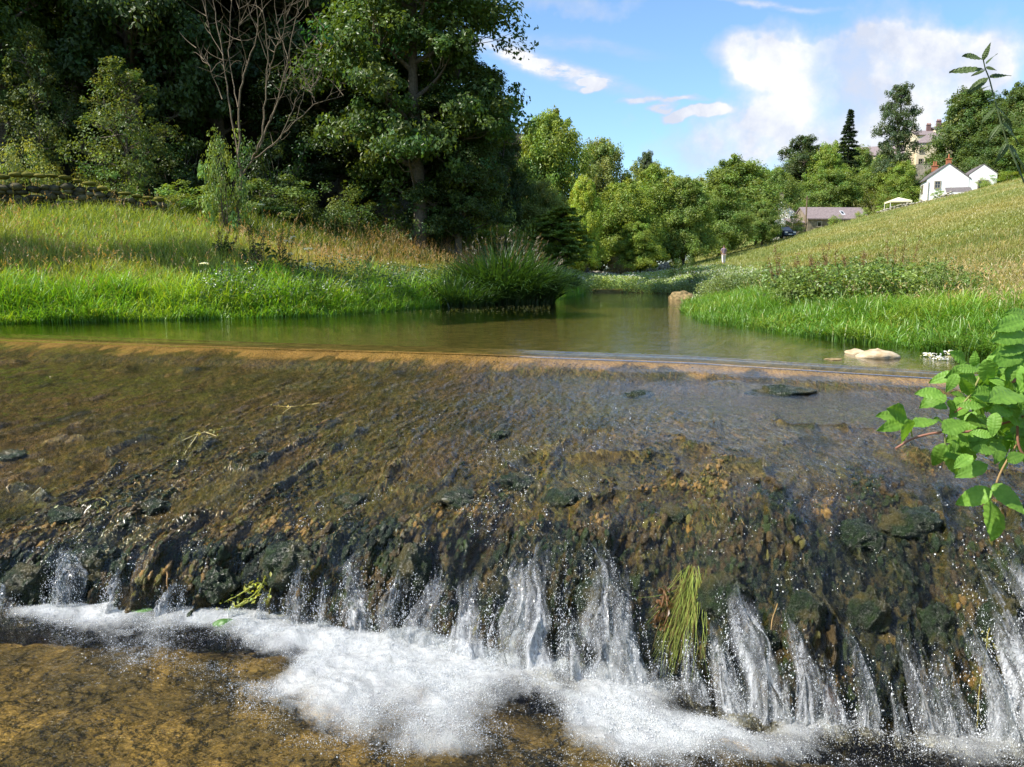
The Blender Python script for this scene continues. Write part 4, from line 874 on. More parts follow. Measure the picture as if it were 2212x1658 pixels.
# A: sedge along the left waterline
P = scatter(46000, 14, 45, lambda X, Y: (left_d(X, Y) > -.25) & (left_d(X, Y) < 2.5 - .9 * rg.random(len(X)) + .8 * noise(X * .6, Y * .6, 0, 4)) & (X > -24), rg)
tuft = noise(P[:, 0] * 1.6, P[:, 1] * 1.6, 0, 12)
h = (.58 + .30 * tuft + rg.normal(0, .17, len(P))).clip(.12, 1.35) * (.55 + .45 * sstep(-.2, .5, left_d(P[:, 0], P[:, 1]))); P[:, 2] = np.maximum(P[:, 2] - .02, -.05)
yl = (rg.random(len(P)) < .10)[:, None]
pch = (1 + .28 * noise(P[:, 0] * .9, P[:, 1] * .9, 0, 131))[:, None]
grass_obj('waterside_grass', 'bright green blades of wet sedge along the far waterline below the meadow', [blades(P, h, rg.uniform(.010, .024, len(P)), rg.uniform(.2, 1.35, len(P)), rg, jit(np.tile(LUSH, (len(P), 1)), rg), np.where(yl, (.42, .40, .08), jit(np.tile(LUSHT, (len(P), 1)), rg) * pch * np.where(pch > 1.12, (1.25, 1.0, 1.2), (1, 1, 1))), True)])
# B: the left meadow
P = scatter(92000, 14.5, 40, lambda X, Y: (left_d(X, Y) > .9) & (wood_d(X, Y) < 2.2) & (left_d(X, Y) < 16) & (X < 2.5) & (X > -32), rg)
dl = left_d(P[:, 0], P[:, 1]); tan = sstep(-9, -3, P[:, 0]) * sstep(2.2, 4.4, dl + 1.2 * noise(P[:, 0] * .7, P[:, 1] * .7, 0, 14)) + .22 * sstep(0, .5, fbm(P[:, 0] * .5, P[:, 1] * .5, 0, 3, 15)) * sstep(1.5, 4, dl)
tan = tan.clip(0, 1); n = len(P); az = rg.uniform(0, 6.28, n)
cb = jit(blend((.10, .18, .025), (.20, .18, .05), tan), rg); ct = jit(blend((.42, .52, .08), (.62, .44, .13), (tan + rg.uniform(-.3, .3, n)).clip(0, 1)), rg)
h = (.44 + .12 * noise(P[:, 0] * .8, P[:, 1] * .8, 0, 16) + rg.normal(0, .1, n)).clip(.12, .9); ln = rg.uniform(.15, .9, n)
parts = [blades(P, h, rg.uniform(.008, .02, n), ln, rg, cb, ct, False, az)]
k = rg.random(n) < (.015 + .24 * tan); hh = h[k] * rg.uniform(1.2, 1.75, k.sum()); l2 = ln[k] * .5
parts.append(blades(P[k], hh, np.full(k.sum(), .006), l2, rg, ct[k], jit(np.tile((.42, .30, .12), (k.sum(), 1)), rg), False, az[k]))
hv, hq, hc = heads(P[k], hh, l2, az[k], rg, .035, jit(np.tile((.46, .30, .13), (k.sum(), 1)), rg)); parts.append((hv, None, hq, hc))
grass_obj('meadow_grass', 'tall grass of the meadow below the dark wood, tan with seed heads along its top', parts)
# shaded growth between the meadow and the wood
P = scatter(26000, 17, 44, lambda X, Y: (wood_d(X, Y) > -.6) & (wood_d(X, Y) < 5) & (X < 4) & (X > -36), rg)
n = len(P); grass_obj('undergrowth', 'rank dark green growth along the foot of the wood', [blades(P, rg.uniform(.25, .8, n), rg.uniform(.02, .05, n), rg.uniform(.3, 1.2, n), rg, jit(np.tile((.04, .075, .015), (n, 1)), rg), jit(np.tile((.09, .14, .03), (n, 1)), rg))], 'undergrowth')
# C: sedge on the right waterline
P = scatter(54000, 8.2, 30, lambda X, Y: (right_d(X, Y) > -.45) & (right_d(X, Y) < 2.9 + .9 * noise(X * .6, Y * .6, 0, 24)) & (X < 12) , rg, 1.6)
tuft = noise(P[:, 0] * 1.8, P[:, 1] * 1.8, 0, 25); dr = right_d(P[:, 0], P[:, 1]); n = len(P)
h = (.20 + .20 * sstep(0, 1.6, dr) + .16 * tuft + .16 * noise(P[:, 0] * .55, P[:, 1] * .55, 0, 38) * sstep(.3, 1.5, dr) + rg.normal(0, .09, n)).clip(.07, .85); P[:, 2] = np.maximum(P[:, 2] - .02, -.04)
yl = (rg.random(n) < .06)[:, None]
pch = (1 + .30 * noise(P[:, 0] * .8, P[:, 1] * .8, 0, 132))[:, None]
grass_obj('streamside_grass', 'fresh green sedge sloping into the pool opposite the wood', [blades(P, h, rg.uniform(.008, .020, n), rg.uniform(.2, 1.4, n), rg, jit(np.tile((.07, .18, .016), (n, 1)), rg), np.where(yl, (.46, .42, .08), jit(np.tile((.20, .38, .035), (n, 1)), rg) * pch * np.where(pch > 1.12, (1.3, 1.0, 1.3), (1, 1, 1))), True)])
# D: right meadow, near part with seed heads
P = scatter(108000, 9.0, 50, lambda X, Y: (right_d(X, Y) > 2.0 + .8 * noise(X * .8, Y * .8, 0, 26)) & (X < 34), rg, 1.5)
n = len(P); dr = right_d(P[:, 0], P[:, 1]); tan = (sstep(1.5, 6.5, dr + 2.2 * noise(P[:, 0] * .45, P[:, 1] * .45, 0, 27)) * .55 + .4 * fbm(P[:, 0] * .25, P[:, 1] * .25, 0, 3, 28)).clip(0, 1)
az = rg.uniform(0, 6.28, n); ln = rg.uniform(.15, .9, n); h = (.34 + .10 * noise(P[:, 0] * .7, P[:, 1] * .7, 0, 29) + rg.normal(0, .08, n)).clip(.1, .8)
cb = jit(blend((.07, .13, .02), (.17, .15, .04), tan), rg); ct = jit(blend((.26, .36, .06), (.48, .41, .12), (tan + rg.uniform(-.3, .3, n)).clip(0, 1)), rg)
wd_ = rg.uniform(.006, .014, n) * (1 + P[:, 1] / 30)
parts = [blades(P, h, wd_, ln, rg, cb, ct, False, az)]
k = rg.random(n) < (.02 + .08 * tan); hh = h[k] * rg.uniform(1.3, 2.0, k.sum()); l2 = ln[k] * .5
parts.append(blades(P[k], hh, np.full(k.sum(), .006), l2, rg, ct[k], jit(np.tile((.42, .32, .14), (k.sum(), 1)), rg), False, az[k]))
hv, hq, hc = heads(P[k], hh, l2, az[k], rg, .034, jit(np.tile((.48, .38, .18), (k.sum(), 1)), rg)); parts.append((hv, None, hq, hc))
grass_obj('hillside_grass', 'dry grass with pale seed heads on the near hillside meadow', parts)
# E: far hillside meadow
P = scatter(90000, 48, 124, lambda X, Y: (X > 8 + .02 * Y) & (right_d(X, Y) > 2) & (X < 84), rg, 1.4)
n = len(P); tan = (.50 + 1.0 * fbm(P[:, 0] * .05, P[:, 1] * .12, 0, 4, 35)).clip(0, 1)
cb = jit(blend((.19, .25, .06), (.31, .285, .095), tan), rg, .07, .03); ct = jit(blend((.26, .33, .085), (.44, .385, .14), tan), rg, .07, .03)
grass_obj('far_meadow_grass', 'golden grass of the far hillside below the cottages', [blades(P, rg.uniform(.15, .38, n), rg.uniform(.03, .07, n), rg.uniform(.2, .9, n), rg, cb, ct)])
# F: herbs and cress filling the channel upstream
def herb(name, lab, n, y0, y1, cond, col, hgt, leaf, flower=0.0, fcol=(.8, .82, .74), cat='herbs', per=16, pw=1.3):
    P = scatter(n, y0, y1, cond, rg, pw); hs = np.asarray(hgt(P[:, 0], P[:, 1])); n = len(P)
    off = rg.normal(size=(n, per, 3)) * np.array([.16, .16, 0]); off[..., 2] = rg.random((n, per)) ** .7 * hs[:, None]
    Q_ = (P[:, None] + off).reshape(-1, 3); N = unit(rg.normal(size=Q_.shape) * .6 + np.array([0, -.25, .8])); A = unit(np.cross(N, rg.normal(size=Q_.shape)))
    cc = np.repeat(jit(np.tile(col, (n, 1)), rg), per, 0) * rg.normal(1, .2, (n * per, 1)).clip(.5, 1.6)
    s = leaf * rg.uniform(.6, 1.3, n * per); v, q, c = leaves_mesh(Q_, A, N, s, s * .6, cc); parts = [(v, None, q, c)]
    if flower:
        k = rg.random(n) < flower; F = P[k] + np.stack([rg.normal(size=k.sum()) * .12, rg.normal(size=k.sum()) * .12, hs[k] * rg.uniform(.75, 1.12, k.sum())], 1)
        F = np.repeat(F, 4, 0) + rg.normal(size=(k.sum() * 4, 3)) * .05
        N = unit(rg.normal(size=F.shape) * .3 + np.array([0, -.3, 1])); A = unit(np.cross(N, rg.normal(size=F.shape)))
        v, q, c = leaves_mesh(F, A, N, np.full(len(F), .026), np.full(len(F), .024), np.tile(fcol, (len(F), 1))); parts.append((v, None, q, c))
    return grass_obj(name, lab, parts, cat)
herb('cress', 'pale green watercress with white flowers filling the channel upstream', 5200, 37, 66, lambda X, Y: (X > np.interp(Y, XLp[:, 1], XLp[:, 0]) - 1) & (X < np.interp(Y, XRp[:, 1], XRp[:, 0]) + 6) & ((Y > 40 + 1.5 * noise(X, Y * 0, 0, 44))), (.30, .40, .10), lambda X, Y: .45 + .30 * (noise(X * .5, Y * .4, 0, 45) + 1) * .6, .05, .3, cat='watercress')
herb('willowherb', 'grey-green leafy herbs behind the boulder on the far bank', 3400, 29, 46, lambda X, Y: (right_d(X, Y) > -.3) & (right_d(X, Y) < 6) & (X < 17), (.20, .27, .085), lambda X, Y: .6 + .3 * noise(X * .5, Y * .5, 0, 46), .042, .10, cat='herbs', per=24)
herb('brooklime', 'small flowering herbs scattered through the shaded grass of the far bank', 1300, 16.5, 30, lambda X, Y: (left_d(X, Y) > .2) & (left_d(X, Y) < 3) & (X > -7), (.07, .13, .03), lambda X, Y: .6 + .25 * noise(X, Y, 0, 47), .035, .03, cat='herbs', per=10)
herb('nettle_bed', 'dark leafy nettles in the grass behind the rusty dock spires', 900, 15.5, 21, lambda X, Y: (X > 6.0) & (X < 10.5) & (right_d(X, Y) > 1.6) & (right_d(X, Y) < 5), (.17, .25, .05), lambda X, Y: .75 + .4 * noise(X * .8, Y * .8, 0, 48), .04, 0, cat='nettles', per=30)
# floating mats near the reeds
n = 900; fx = rg.uniform(700, 1190, n); fy = 668 - (fx - 1000) * .018 + rg.normal(0, 6, n); X, Y = at_z(fx, fy, 0.006)
Pn = np.stack([X, Y, np.full(n, .008)], 1); Nn = unit(np.tile((0, 0, 1.), (n, 1)) + rg.normal(size=(n, 3)) * .06); An = unit(np.cross(Nn, rg.normal(size=(n, 3))))
v, q, c = leaves_mesh(Pn, An, Nn, rg.uniform(.012, .035, n), rg.uniform(.008, .02, n), jit(np.tile((.20, .23, .10), (n, 1)), rg), 0)
grass_obj('floating_weed', 'flecks of weed drifting on the pool at the foot of the reeds', [(v, None, q, c)], 'water weed')
# algae strands lying along the flow on the apron
n = 20000; ci = rg.integers(0, nc, n * 3); ri = rg.integers(30, NA + 12, n * 3); k = (np.abs(xl[ci]) < 14) & (fbm(xl[ci] * 2.5, V[ri] * 7, 0, 3, 55) > -.12); ci, ri = ci[k][:n], ri[k][:n]; n = len(ci)
P0 = np.stack([BXd, BYd, BZd], -1); Ln = rg.integers(3, 12, n); V_, Q_, C_ = [], [], []
pts = np.stack([P0[np.minimum(ri + (Ln * f_).astype(int), nr - 1), np.clip(ci + (rg.normal(0, 1.3, n) * f_ * 2).astype(int), 0, nc - 1)] for f_ in (0, .33, .66, 1.0)], 1); pts[..., 2] += .004 + .004 * rg.random((n, 4)); pts[:, :, 1] -= .004
wd2 = rg.uniform(.0008, .0022, n) * np.clip(pts[:, 0, 1] / 4.5, 1, 2)
for j in range(4):
    ww = wd2 * (1 - .2 * j); V_ += [pts[:, j] - np.array([1, 0, .2]) * ww[:, None], pts[:, j] + np.array([1, 0, .2]) * ww[:, None]]
V_ = np.stack(V_, 1).reshape(-1, 3); o = (np.arange(n) * 8)[:, None]
q = np.concatenate([o + np.array([[2 * j, 2 * j + 2, 2 * j + 3, 2 * j + 1]]) for j in range(3)])
pal = np.array([(.12, .08, .024), (.20, .13, .04), (.08, .085, .016), (.04, .045, .010), (.34, .22, .08), (.12, .13, .03)]); cc = np.repeat(jit(pal[rg.integers(0, 6, n)], rg), 8, 0)
ALG = simple('algae_strand', (1, 1, 1), .25, 0, spec=.5)
tag(link('algae', make_mesh('algae', V_, None, q, ALG, cc)), 'brown and olive strands of algae combed down the apron by the current', 'algae', kind='stuff')
# ------------------------------------------------------------------ plants one can point to
STEM = simple('plant_stem', (1, 1, 1), .7, .1); PETAL = simple('petal', (.80, .80, .72), .7, .1)
def stalks_mesh(r, n, rad, hmin, hmax, w, cb, ct, lean=(.1, .6)):
    a = r.uniform(0, 6.28, n); rr = rad * r.random(n) ** .5; P = np.stack([rr * np.cos(a), rr * np.sin(a), np.full(n, -.05)], 1)
    h = r.uniform(hmin, hmax, n) * (1 - .35 * (rr / rad) ** 2); ln = r.uniform(*lean, n) * (.5 + rr / rad); az = a + r.normal(0, .7, n)
    return P, h, ln, az, blades(P, h, np.full(n, w * 1.25) * r.uniform(.6, 1.2, n), ln, r, jit(np.tile(cb, (n, 1)), r), jit(np.tile(ct, (n, 1)), r), True, az)
def reed_clump(name, lab, px, base, top, rpx, n, seed, plume=True, cat='reeds'):
    X, Y = at_z(px, base, .1); r = np.random.default_rng(seed); hh = float(at_y(px, top, Y)[1]); rad = rpx / FPX * Y
    o = thing(name, lab, cat, (float(X), float(Y) + rad * .6, gz(float(X), float(Y) + rad * .6)))
    P, h, ln, az, (v, t_, q, c) = stalks_mesh(r, n, rad, hh * .5, hh * .92, .036, (.022, .055, .012), (.05, .115, .025), (.2, 1.0))
    link('foliage', make_mesh('reed_foliage', v, t_, q, BLADE, c, smooth=False), o)
    if plume:
        m = n // 60; P, h, ln, az, (v, t_, q, c) = stalks_mesh(r, m, rad * .85, hh * .78, hh * 1.05, .012, (.06, .09, .02), (.16, .14, .06), (.05, .3))
        hv, hq, hc = heads(P, h, ln, az, r, .075, jit(np.tile((.12, .10, .055), (m, 1)), r), 9)
        link('plumes', make_mesh('reed_plumes', np.concatenate([v, hv]), t_, np.concatenate([q, hq + len(v)]), BLADE, np.concatenate([c, hc]), smooth=False), o)
reed_clump('reed_clump', 'big dark clump of tall reeds with brownish plumes at the bend of the pool', 1085, 650, 462, 112, 4200, 61)
reed_clump('reed_clump', 'lower sprawl of reeds leaning out of the big clump over the meadow edge', 975, 655, 555, 90, 1300, 62, False)
reed_clump('reed_clump', 'small bright reed tuft on the point just past the big clump', 1212, 634, 565, 34, 600, 63, False)
def dock(lab, px, base, top, seed, Yd, col=(.10, .055, .025), n=5, group='dock spires along the banks', wide=.14):
    X = float(at_y(px, base, Yd)[0]); z = gz(X, Yd); r = np.random.default_rng(seed); hh = float(at_y(px, top, Yd)[1]) - z
    o = thing('dock_plant', lab, 'dock plant', (X, Yd, z), 0, group); st = MB(); P_, A_, N_ = [], [], []
    for k in range(n):
        e = np.array([r.normal() * wide * 1.6, r.normal() * wide, hh * r.uniform(.7, 1.0)]); pts = curve((r.normal() * .04, r.normal() * .04, -.05), e, 6, .04, r); st.tube(pts, np.linspace(.008, .003, 6), 4, (.12, .07, .03))
        m_ = 150; f_ = r.uniform(.42, 1, m_); q_ = np.stack([np.interp(f_, np.linspace(0, 1, 6), pts[:, j]) for j in range(3)], 1) + r.normal(size=(m_, 3)) * np.array([.028, .028, .015]); P_.append(q_)
    P_ = np.concatenate(P_); m_ = len(P_); N_ = unit(r.normal(size=(m_, 3))); A_ = unit(np.cross(N_, r.normal(size=(m_, 3))))
    v, q, c = leaves_mesh(P_, A_, N_, r.uniform(.010, .024, m_), .010, jit(np.tile(col, (m_, 1)), r)); st.build('stem', STEM, o)
    link('foliage', make_mesh('dock_spire', v, None, q, BLADE, c, smooth=False), o)
    lf = 70; a = r.uniform(0, 6.28, lf); P_ = np.stack([np.cos(a) * .2 * r.random(lf), np.sin(a) * .2 * r.random(lf), r.random(lf) * hh * .5], 1); A_ = unit(np.stack([np.cos(a), np.sin(a), r.uniform(.2, .9, lf)], 1)); N_ = unit(np.cross(A_, r.normal(size=(lf, 3))))
    v, q, c = leaves_mesh(P_ + A_ * .1, A_, N_, r.uniform(.07, .13, lf), .03, jit(np.tile((.06, .11, .025), (lf, 1)), r)); link('leaves', make_mesh('dock_leaves', v, None, q, BLADE, c, smooth=False), o)
for a in [('dark dock in the shaded far bank, the first of the row towards the wall', 484, 580, 490, 1, 22), ('two-pronged dark dock in front of the hogweed', 540, 590, 485, 2, 21), ('dark dock leaning right at the lit edge of the far bank', 605, 590, 485, 3, 21.5), ('short dark dock among the shaded grass between the taller ones', 565, 600, 530, 4, 20.5)]:
    dock(a[0], a[1], a[2], a[3], a[4], a[5], (.07, .05, .025))
for a in [('rusty dock standing first beside the grey-green herbs', 1690, 600, 528, 5, 19), ('tall rusty dock at the edge of the nettles', 1735, 600, 520, 6, 17.5), ('rusty dock in the middle of the near hillside clump', 1790, 590, 515, 7, 18), ('rusty dock rising among the nettles', 1845, 585, 522, 8, 18.5), ('brown dock alone near the upper edge of the nettles', 1930, 570, 500, 9, 19.5), ('low rusty dock in front of the rusty clump', 1770, 615, 555, 10, 16.5)]:
    dock(a[0], a[1], a[2], a[3], a[4], a[5], (.22, .125, .05), 4)
def umbel(lab, px, base, top, Yd, seed, nh=3, cat='hogweed'):
    X = float(at_y(px, base, Yd)[0]); z = gz(X, Yd); r = np.random.default_rng(seed); hh = float(at_y(px, top, Yd)[1]) - z
    o = thing('hogweed', lab, cat, (X, Yd, z), 0, 'white-flowered stems on the banks'); st = MB(); fl = []
    for k in range(nh):
        e = np.array([r.normal() * .16 * (k > 0), r.normal() * .12 * (k > 0), hh * (1 if k == 0 else r.uniform(.6, .92))]); st.tube(curve((0, 0, -.05), e, 5, .05, r), np.linspace(.013, .006, 5), 5, (.14, .20, .05))
        for j in range(9):
            d_ = unit(np.array([r.normal(), r.normal(), 1.6])) * .11; st.tube([e, e + d_], [.003, .002], 3, (.16, .22, .06), False); fl.append(e + d_ + r.normal(size=(14, 3)) * np.array([.025, .025, .008]))
    fl = np.concatenate(fl); N_ = unit(r.normal(size=fl.shape) * .3 + np.array([0, -.2, 1])); A_ = unit(np.cross(N_, r.normal(size=fl.shape)))
    st.build('stem', STEM, o); v, q, c = leaves_mesh(fl, A_, N_, np.full(len(fl), .013), .012, np.tile((.85, .85, .74), (len(fl), 1))); link('blossom', make_mesh('umbel_flower', v, None, q, BLADE, c, smooth=False), o)
    lf = 60; a = r.uniform(0, 6.28, lf); P_ = np.stack([np.cos(a) * .16, np.sin(a) * .16, r.random(lf) * hh * .55], 1); A_ = unit(np.stack([np.cos(a), np.sin(a), r.uniform(-.2, .6, lf)], 1)); N_ = unit(np.array([0, 0, 1.]) + r.normal(size=(lf, 3)) * .4)
    v, q, c = leaves_mesh(P_, A_, N_, r.uniform(.06, .12, lf), .05, jit(np.tile((.09, .15, .035), (lf, 1)), r)); link('leaves', make_mesh('umbel_leaves', v, None, q, BLADE, c, smooth=False), o)
for a in [('tall stem with one cream flower head above the dark docks', 571, 560, 450, 21.2, 1, 1), ('white flower head low in the shaded grass of the far bank', 444, 620, 578, 19, 2, 1), ('stem with two pale heads at the lit edge beside the docks', 668, 600, 545, 20.5, 3, 2), ('leafy stem with small white heads in front of the tan grass', 640, 600, 520, 21.5, 4, 3)]: umbel(*a)
plant_px('shrub_a', 'elder_bush', 'rounded bush with cream flower heads standing in the herbs before the meadow', 'bush', 1478, 545, 44, 62, (.11, .17, .04), .3, stem='stem')
X_, z_ = at_y(1478, 548, 43.4); fl = []
r = np.random.default_rng(8)
plant_px('shrub_c', 'leafy_bush', 'small dark bush against the lit tan grass of the far bank', 'bush', 795, 538, 25.5, 22, (.05, .09, .03), .3, stem='stem')
plant_px('shrub_b', 'leafy_bush', 'dark bush in the herbs just behind the boulder in the pool', 'bush', 1508, 592, 36.5, 50, (.06, .11, .03), 1.3, stem='stem')
plant_px('shrub_b', 'leafy_bush', 'dark brown hedge-like bush across the valley floor before the wall', 'bush', 1340, 552, 66, 70, (.12, .10, .04), 2.3, stem='stem')
plant_px('shrub_a', 'leafy_bush', 'nettle-green bush behind the rusty docks of the hillside', 'bush', 1850, 548, 19.5, 110, (.11, .18, .04), 2.9, stem='stem')
for a in [('shrub_c', 'tall leafy weed patch at the front of the rusty docks', 1722, 560, 17.0, 80, (.15, .22, .045)), ('shrub_a', 'bushy bright weed patch between the docks and the nettles', 1795, 548, 18.2, 95, (.13, .20, .045)), ('shrub_c', 'upright weed patch behind the nettles, topmost on the near bank', 1905, 528, 21.5, 80, (.16, .20, .05)), ('shrub_a', 'spreading weed patch near the frame edge above the streamside grass', 2050, 560, 15.0, 110, (.16, .22, .05))]:
    plant_px(a[0], 'weed_patch', a[1], 'weeds', *a[2:6], a[6], a[2] * .1, 'tall weeds on the near bank', stem='stem')
plant_px('shrub_b', 'leafy_bush', 'low rounded bush to the right of the rusty docks', 'bush', 1940, 552, 20.5, 90, (.11, .17, .04), 3.9, stem='stem')
# ------------------------------------------------------------------ bleached tree
DT = [  # limbs in the plane of the tree, drawn by pixel at its distance and pushed to and fro in depth; radii in m
 ([(512, 470), (516, 430), (522, 395), (519, 360)], .20, .17), ([(520, 380), (548, 345), (590, 312), (640, 262), (682, 222), (742, 207)], .11, .02), ([(545, 345), (566, 300), (574, 205), (580, 105), (560, -30)], .12, .03),
 ([(560, 320), (600, 222), (622, 130), (640, 40), (652, -60)], .10, .025), ([(518, 365), (514, 215), (534, 140), (562, 60), (545, -50)], .12, .03), ([(516, 350), (492, 210), (482, 120), (466, 40), (455, -60)], .10, .025),
 ([(514, 232), (499, 160), (494, 80), (503, -50)], .06, .02), ([(574, 190), (592, 112), (620, 60), (612, -50)], .06, .02), ([(606, 300), (630, 240), (654, 180), (660, 110)], .05, .012), ([(480, 215), (455, 150), (424, 104)], .05, .012), ([(640, 262), (660, 180), (690, 120), (700, 60)], .04, .01),
 ([(585, 150), (560, 80), (530, 0), (520, -60)], .045, .015), ([(622, 130), (600, 60), (590, -40)], .045, .015), ([(535, 140), (516, 70), (520, -40)], .045, .015), ([(682, 222), (668, 195), (690, 170)], .03, .008), ([(565, 300), (590, 240), (640, 140), (668, 95)], .05, .012), ([(640, 40), (668, 10), (680, -40)], .03, .01), ([(482, 120), (452, 70), (440, 0)], .035, .01)]
YD = 26.8; xd, zd = at_y(512, 462, YD); xd = float(xd); zd = gz(xd, YD)
dt = thing('bleached_tree', 'bare bleached tree with many upright grey branches in front of the dark wood', 'dead tree', (xd, YD, zd)); tr_ = MB(); br = MB(); rd = np.random.default_rng(12)
for k, (pp, r0, r1) in enumerate(DT):
    a = np.array(pp, float); tt = np.linspace(0, 1, len(a)); T2 = np.linspace(0, 1, len(a) * 4); q = np.stack([np.interp(T2, tt, a[:, 0]), np.interp(T2, tt, a[:, 1])], 1)
    for _ in range(2): q[1:-1] = (q[:-2] + 2 * q[1:-1] + q[2:]) / 4
    Yk = YD + np.cumsum(rd.normal(0, .05, len(q))) * (k > 0) + (rd.normal() * .8 * T2 if k else 0); X, Z = at_y(q[:, 0], q[:, 1], Yk); pts = np.stack([X - xd, Yk - YD, Z - zd], 1)
    if k == 0: pts[0, 2] -= .5
    pts[1:-1] += rd.normal(size=(len(pts) - 2, 3)) * .018
    (tr_ if k == 0 else br).tube(pts, np.linspace(r0, r1, len(pts)) * .33, 7)
    if k:
        for _ in range(10):
            j = rd.integers(len(pts) // 3, len(pts)); d_ = unit(np.array([rd.normal() * .7, rd.normal() * .5, rd.uniform(.3, 1.1)])); Lr = rd.uniform(.35, 1.2); br.tube(curve(pts[j], pts[j] + d_ * Lr, 5, .12, rd), np.linspace(.013, .003, 5), 4)
tr_.build('trunk', GREYBARK, dt, True); br.build('branches', GREYBARK, dt, True)
# ------------------------------------------------------------------ stone walls
STONE = simple('wall_stone', (.15, .13, .075), .95, .5, 3.0, .03, .15, col2=(.045, .042, .03)); MOSST = simple('wall_moss', (.20, .17, .04), 1, .5, 7, .03, .1, col2=(.08, .09, .02))
PALE = simple('pale_stone', (.42, .38, .30), .95, .45, 2.0, .03, .15)
def stone_wall(name, lab, pts, hgt, sx, sz, mt, seed, top=None, thick=.45):
    r = np.random.default_rng(seed); o = thing(name, lab, 'wall', (pts[0][0], pts[0][1], pts[0][2])); w_ = MB(); p = np.array(pts, float) - np.array(pts[0])
    L_ = np.r_[0, np.cumsum(np.linalg.norm(np.diff(p[:, :2], axis=0), axis=1))]; cap_ = MB()
    rows = int(hgt / sz)
    for k in range(rows):
        s = r.uniform(0, sx)
        while s < L_[-1]:
            w2 = sx * r.uniform(.6, 1.4); c = np.array([np.interp(s, L_, p[:, j]) for j in range(3)]); hk = hgt * (.82 + .42 * float(noise(np.array([s * .35]), np.array([seed * 1.]), 0, 3)[0]))
            zz = (k + .5) * sz
            if zz < hk: w_.blob(c + np.array([0, r.normal() * .05, zz + r.normal() * .035]), (w2 * .56, thick / 2 * r.uniform(.8, 1.15), sz * r.uniform(.5, .85)), int(r.integers(1e6)), 10, 7, .35, 1.3, np.ones(3) * r.uniform(.6, 1.25))
            s += w2
    s = 0
    while s < L_[-1]:
        c = np.array([np.interp(s, L_, p[:, j]) for j in range(3)]); (cap_).blob(c + np.array([0, 0, hgt * (.92 + .36 * float(noise(np.array([s * .35]), np.array([seed * 1.]), 0, 3)[0])) + r.normal() * .03]), (sx * r.uniform(.4, .7), thick * .5, sz * r.uniform(.3, .6)), int(r.integers(1e6)), 10, 7, .4, 1.5); s += sx * 1.1
    w_.build('stonework', mt, o, True); cap_.build('coping', top or mt, o, True); return o
def wl(pxs, Ys): return [(float(at_y(px, 400, y)[0]), y, gz(float(at_y(px, 400, y)[0]), y) - .1) for px, y in zip(pxs, Ys)]
stone_wall('dry_stone_wall', 'mossy tumbledown dry stone wall ending in an upright post beside the dead tree', wl([-160, 0, 120, 240, 345], [23.4, 24.0, 24.7, 25.3, 25.8]), .98, .30, .15, STONE, 3, MOSST)
stone_wall('field_wall', 'low pale wall at the far edge of the meadow below the valley trees', wl([1285, 1330, 1400, 1450], [78, 77, 79, 82]), .8, .5, .3, PALE, 4)
stone_wall('garden_wall', 'grey rubble wall round the cottage garden at the top of the meadow', wl([1900, 1950, 2015, 2060], [119, 119, 119.5, 120]), 1.0, .45, .28, PALE, 5)
# ------------------------------------------------------------------ buildings
WHITE = simple('white_render', (.84, .83, .80), .9, .05, 1.5, .004); SLATE = simple('slate_roof', (.17, .15, .15), .8, .35, 5, .02); PURPLE = simple('purple_slate', (.27, .215, .21), .85, .3, 4, .02); BRICK = simple('chimney_brick', (.42, .16, .08), .9, .35, 12, .01)
CREAM = simple('cream_render', (.72, .61, .42), .9, .12, 1.2, .004); FRAME = simple('stone_surround', (.33, .29, .23), .9, .2, 5); GLASS = simple('window_glass', (.02, .022, .025), .08, .2, 2, spec=.8); TIMBER = simple('dark_timber', (.05, .04, .035), .8, .3, 8); WOODP = simple('pole_wood', (.20, .15, .09), .9, .3, 7)
CLOTH = simple('canopy_cloth', (.80, .74, .50), .8, .05, 3); RUBBLE = simple('rubble_wall', (.30, .25, .18), .95, .5, 2.2, .05, .1)
def gable(x0, x1, y0, y1, ze, zr, base=-1.5, apex=None):
    xm = (x0 + x1) / 2 if apex is None else apex
    return MB().prism([(x0, base), (x1, base), (x1, ze), (xm, zr), (x0, ze)], 1, y0, y1)
def roof2(mb, x0, x1, y0, y1, ze, zr, th=.16, over=.25, apex=None):
    xm = (x0 + x1) / 2 if apex is None else apex
    for xe in (x0, x1):
        sx = math.copysign(1, xe - xm); sl_ = (zr - ze) / abs(xe - xm); xo = xe + sx * over; zo = ze - over * sl_
        mb.prism([(xm, zr + .02), (xo, zo + .02), (xo, zo + th + .02), (xm, zr + th + .02)], 1, y0 - over * .5, y1 + over * .5)
    return mb
def window(parent, x, z, w_, h_, y, fr=.14, depth=.08, bars=True):
    f = MB().box(x - w_ / 2 - fr, x + w_ / 2 + fr, y - depth, y + .02, z + h_, z + h_ + fr).box(x - w_ / 2 - fr, x + w_ / 2 + fr, y - depth - .04, y + .02, z - fr, z).box(x - w_ / 2 - fr, x - w_ / 2, y - depth, y + .02, z, z + h_).box(x + w_ / 2, x + w_ / 2 + fr, y - depth, y + .02, z, z + h_)
    if bars: f.box(x - .03, x + .03, y - depth * .7, y, z, z + h_).box(x - w_ / 2, x - .03, y - depth * .7, y, z + h_ / 2 - .03, z + h_ / 2 + .03).box(x + .03, x + w_ / 2, y - depth * .7, y, z + h_ / 2 - .03, z + h_ / 2 + .03)
    o = f.build('window', FRAME, parent); MB().box(x - w_ / 2, x + w_ / 2, y - .02, y + .01, z, z + h_).build('pane', GLASS, o); return o
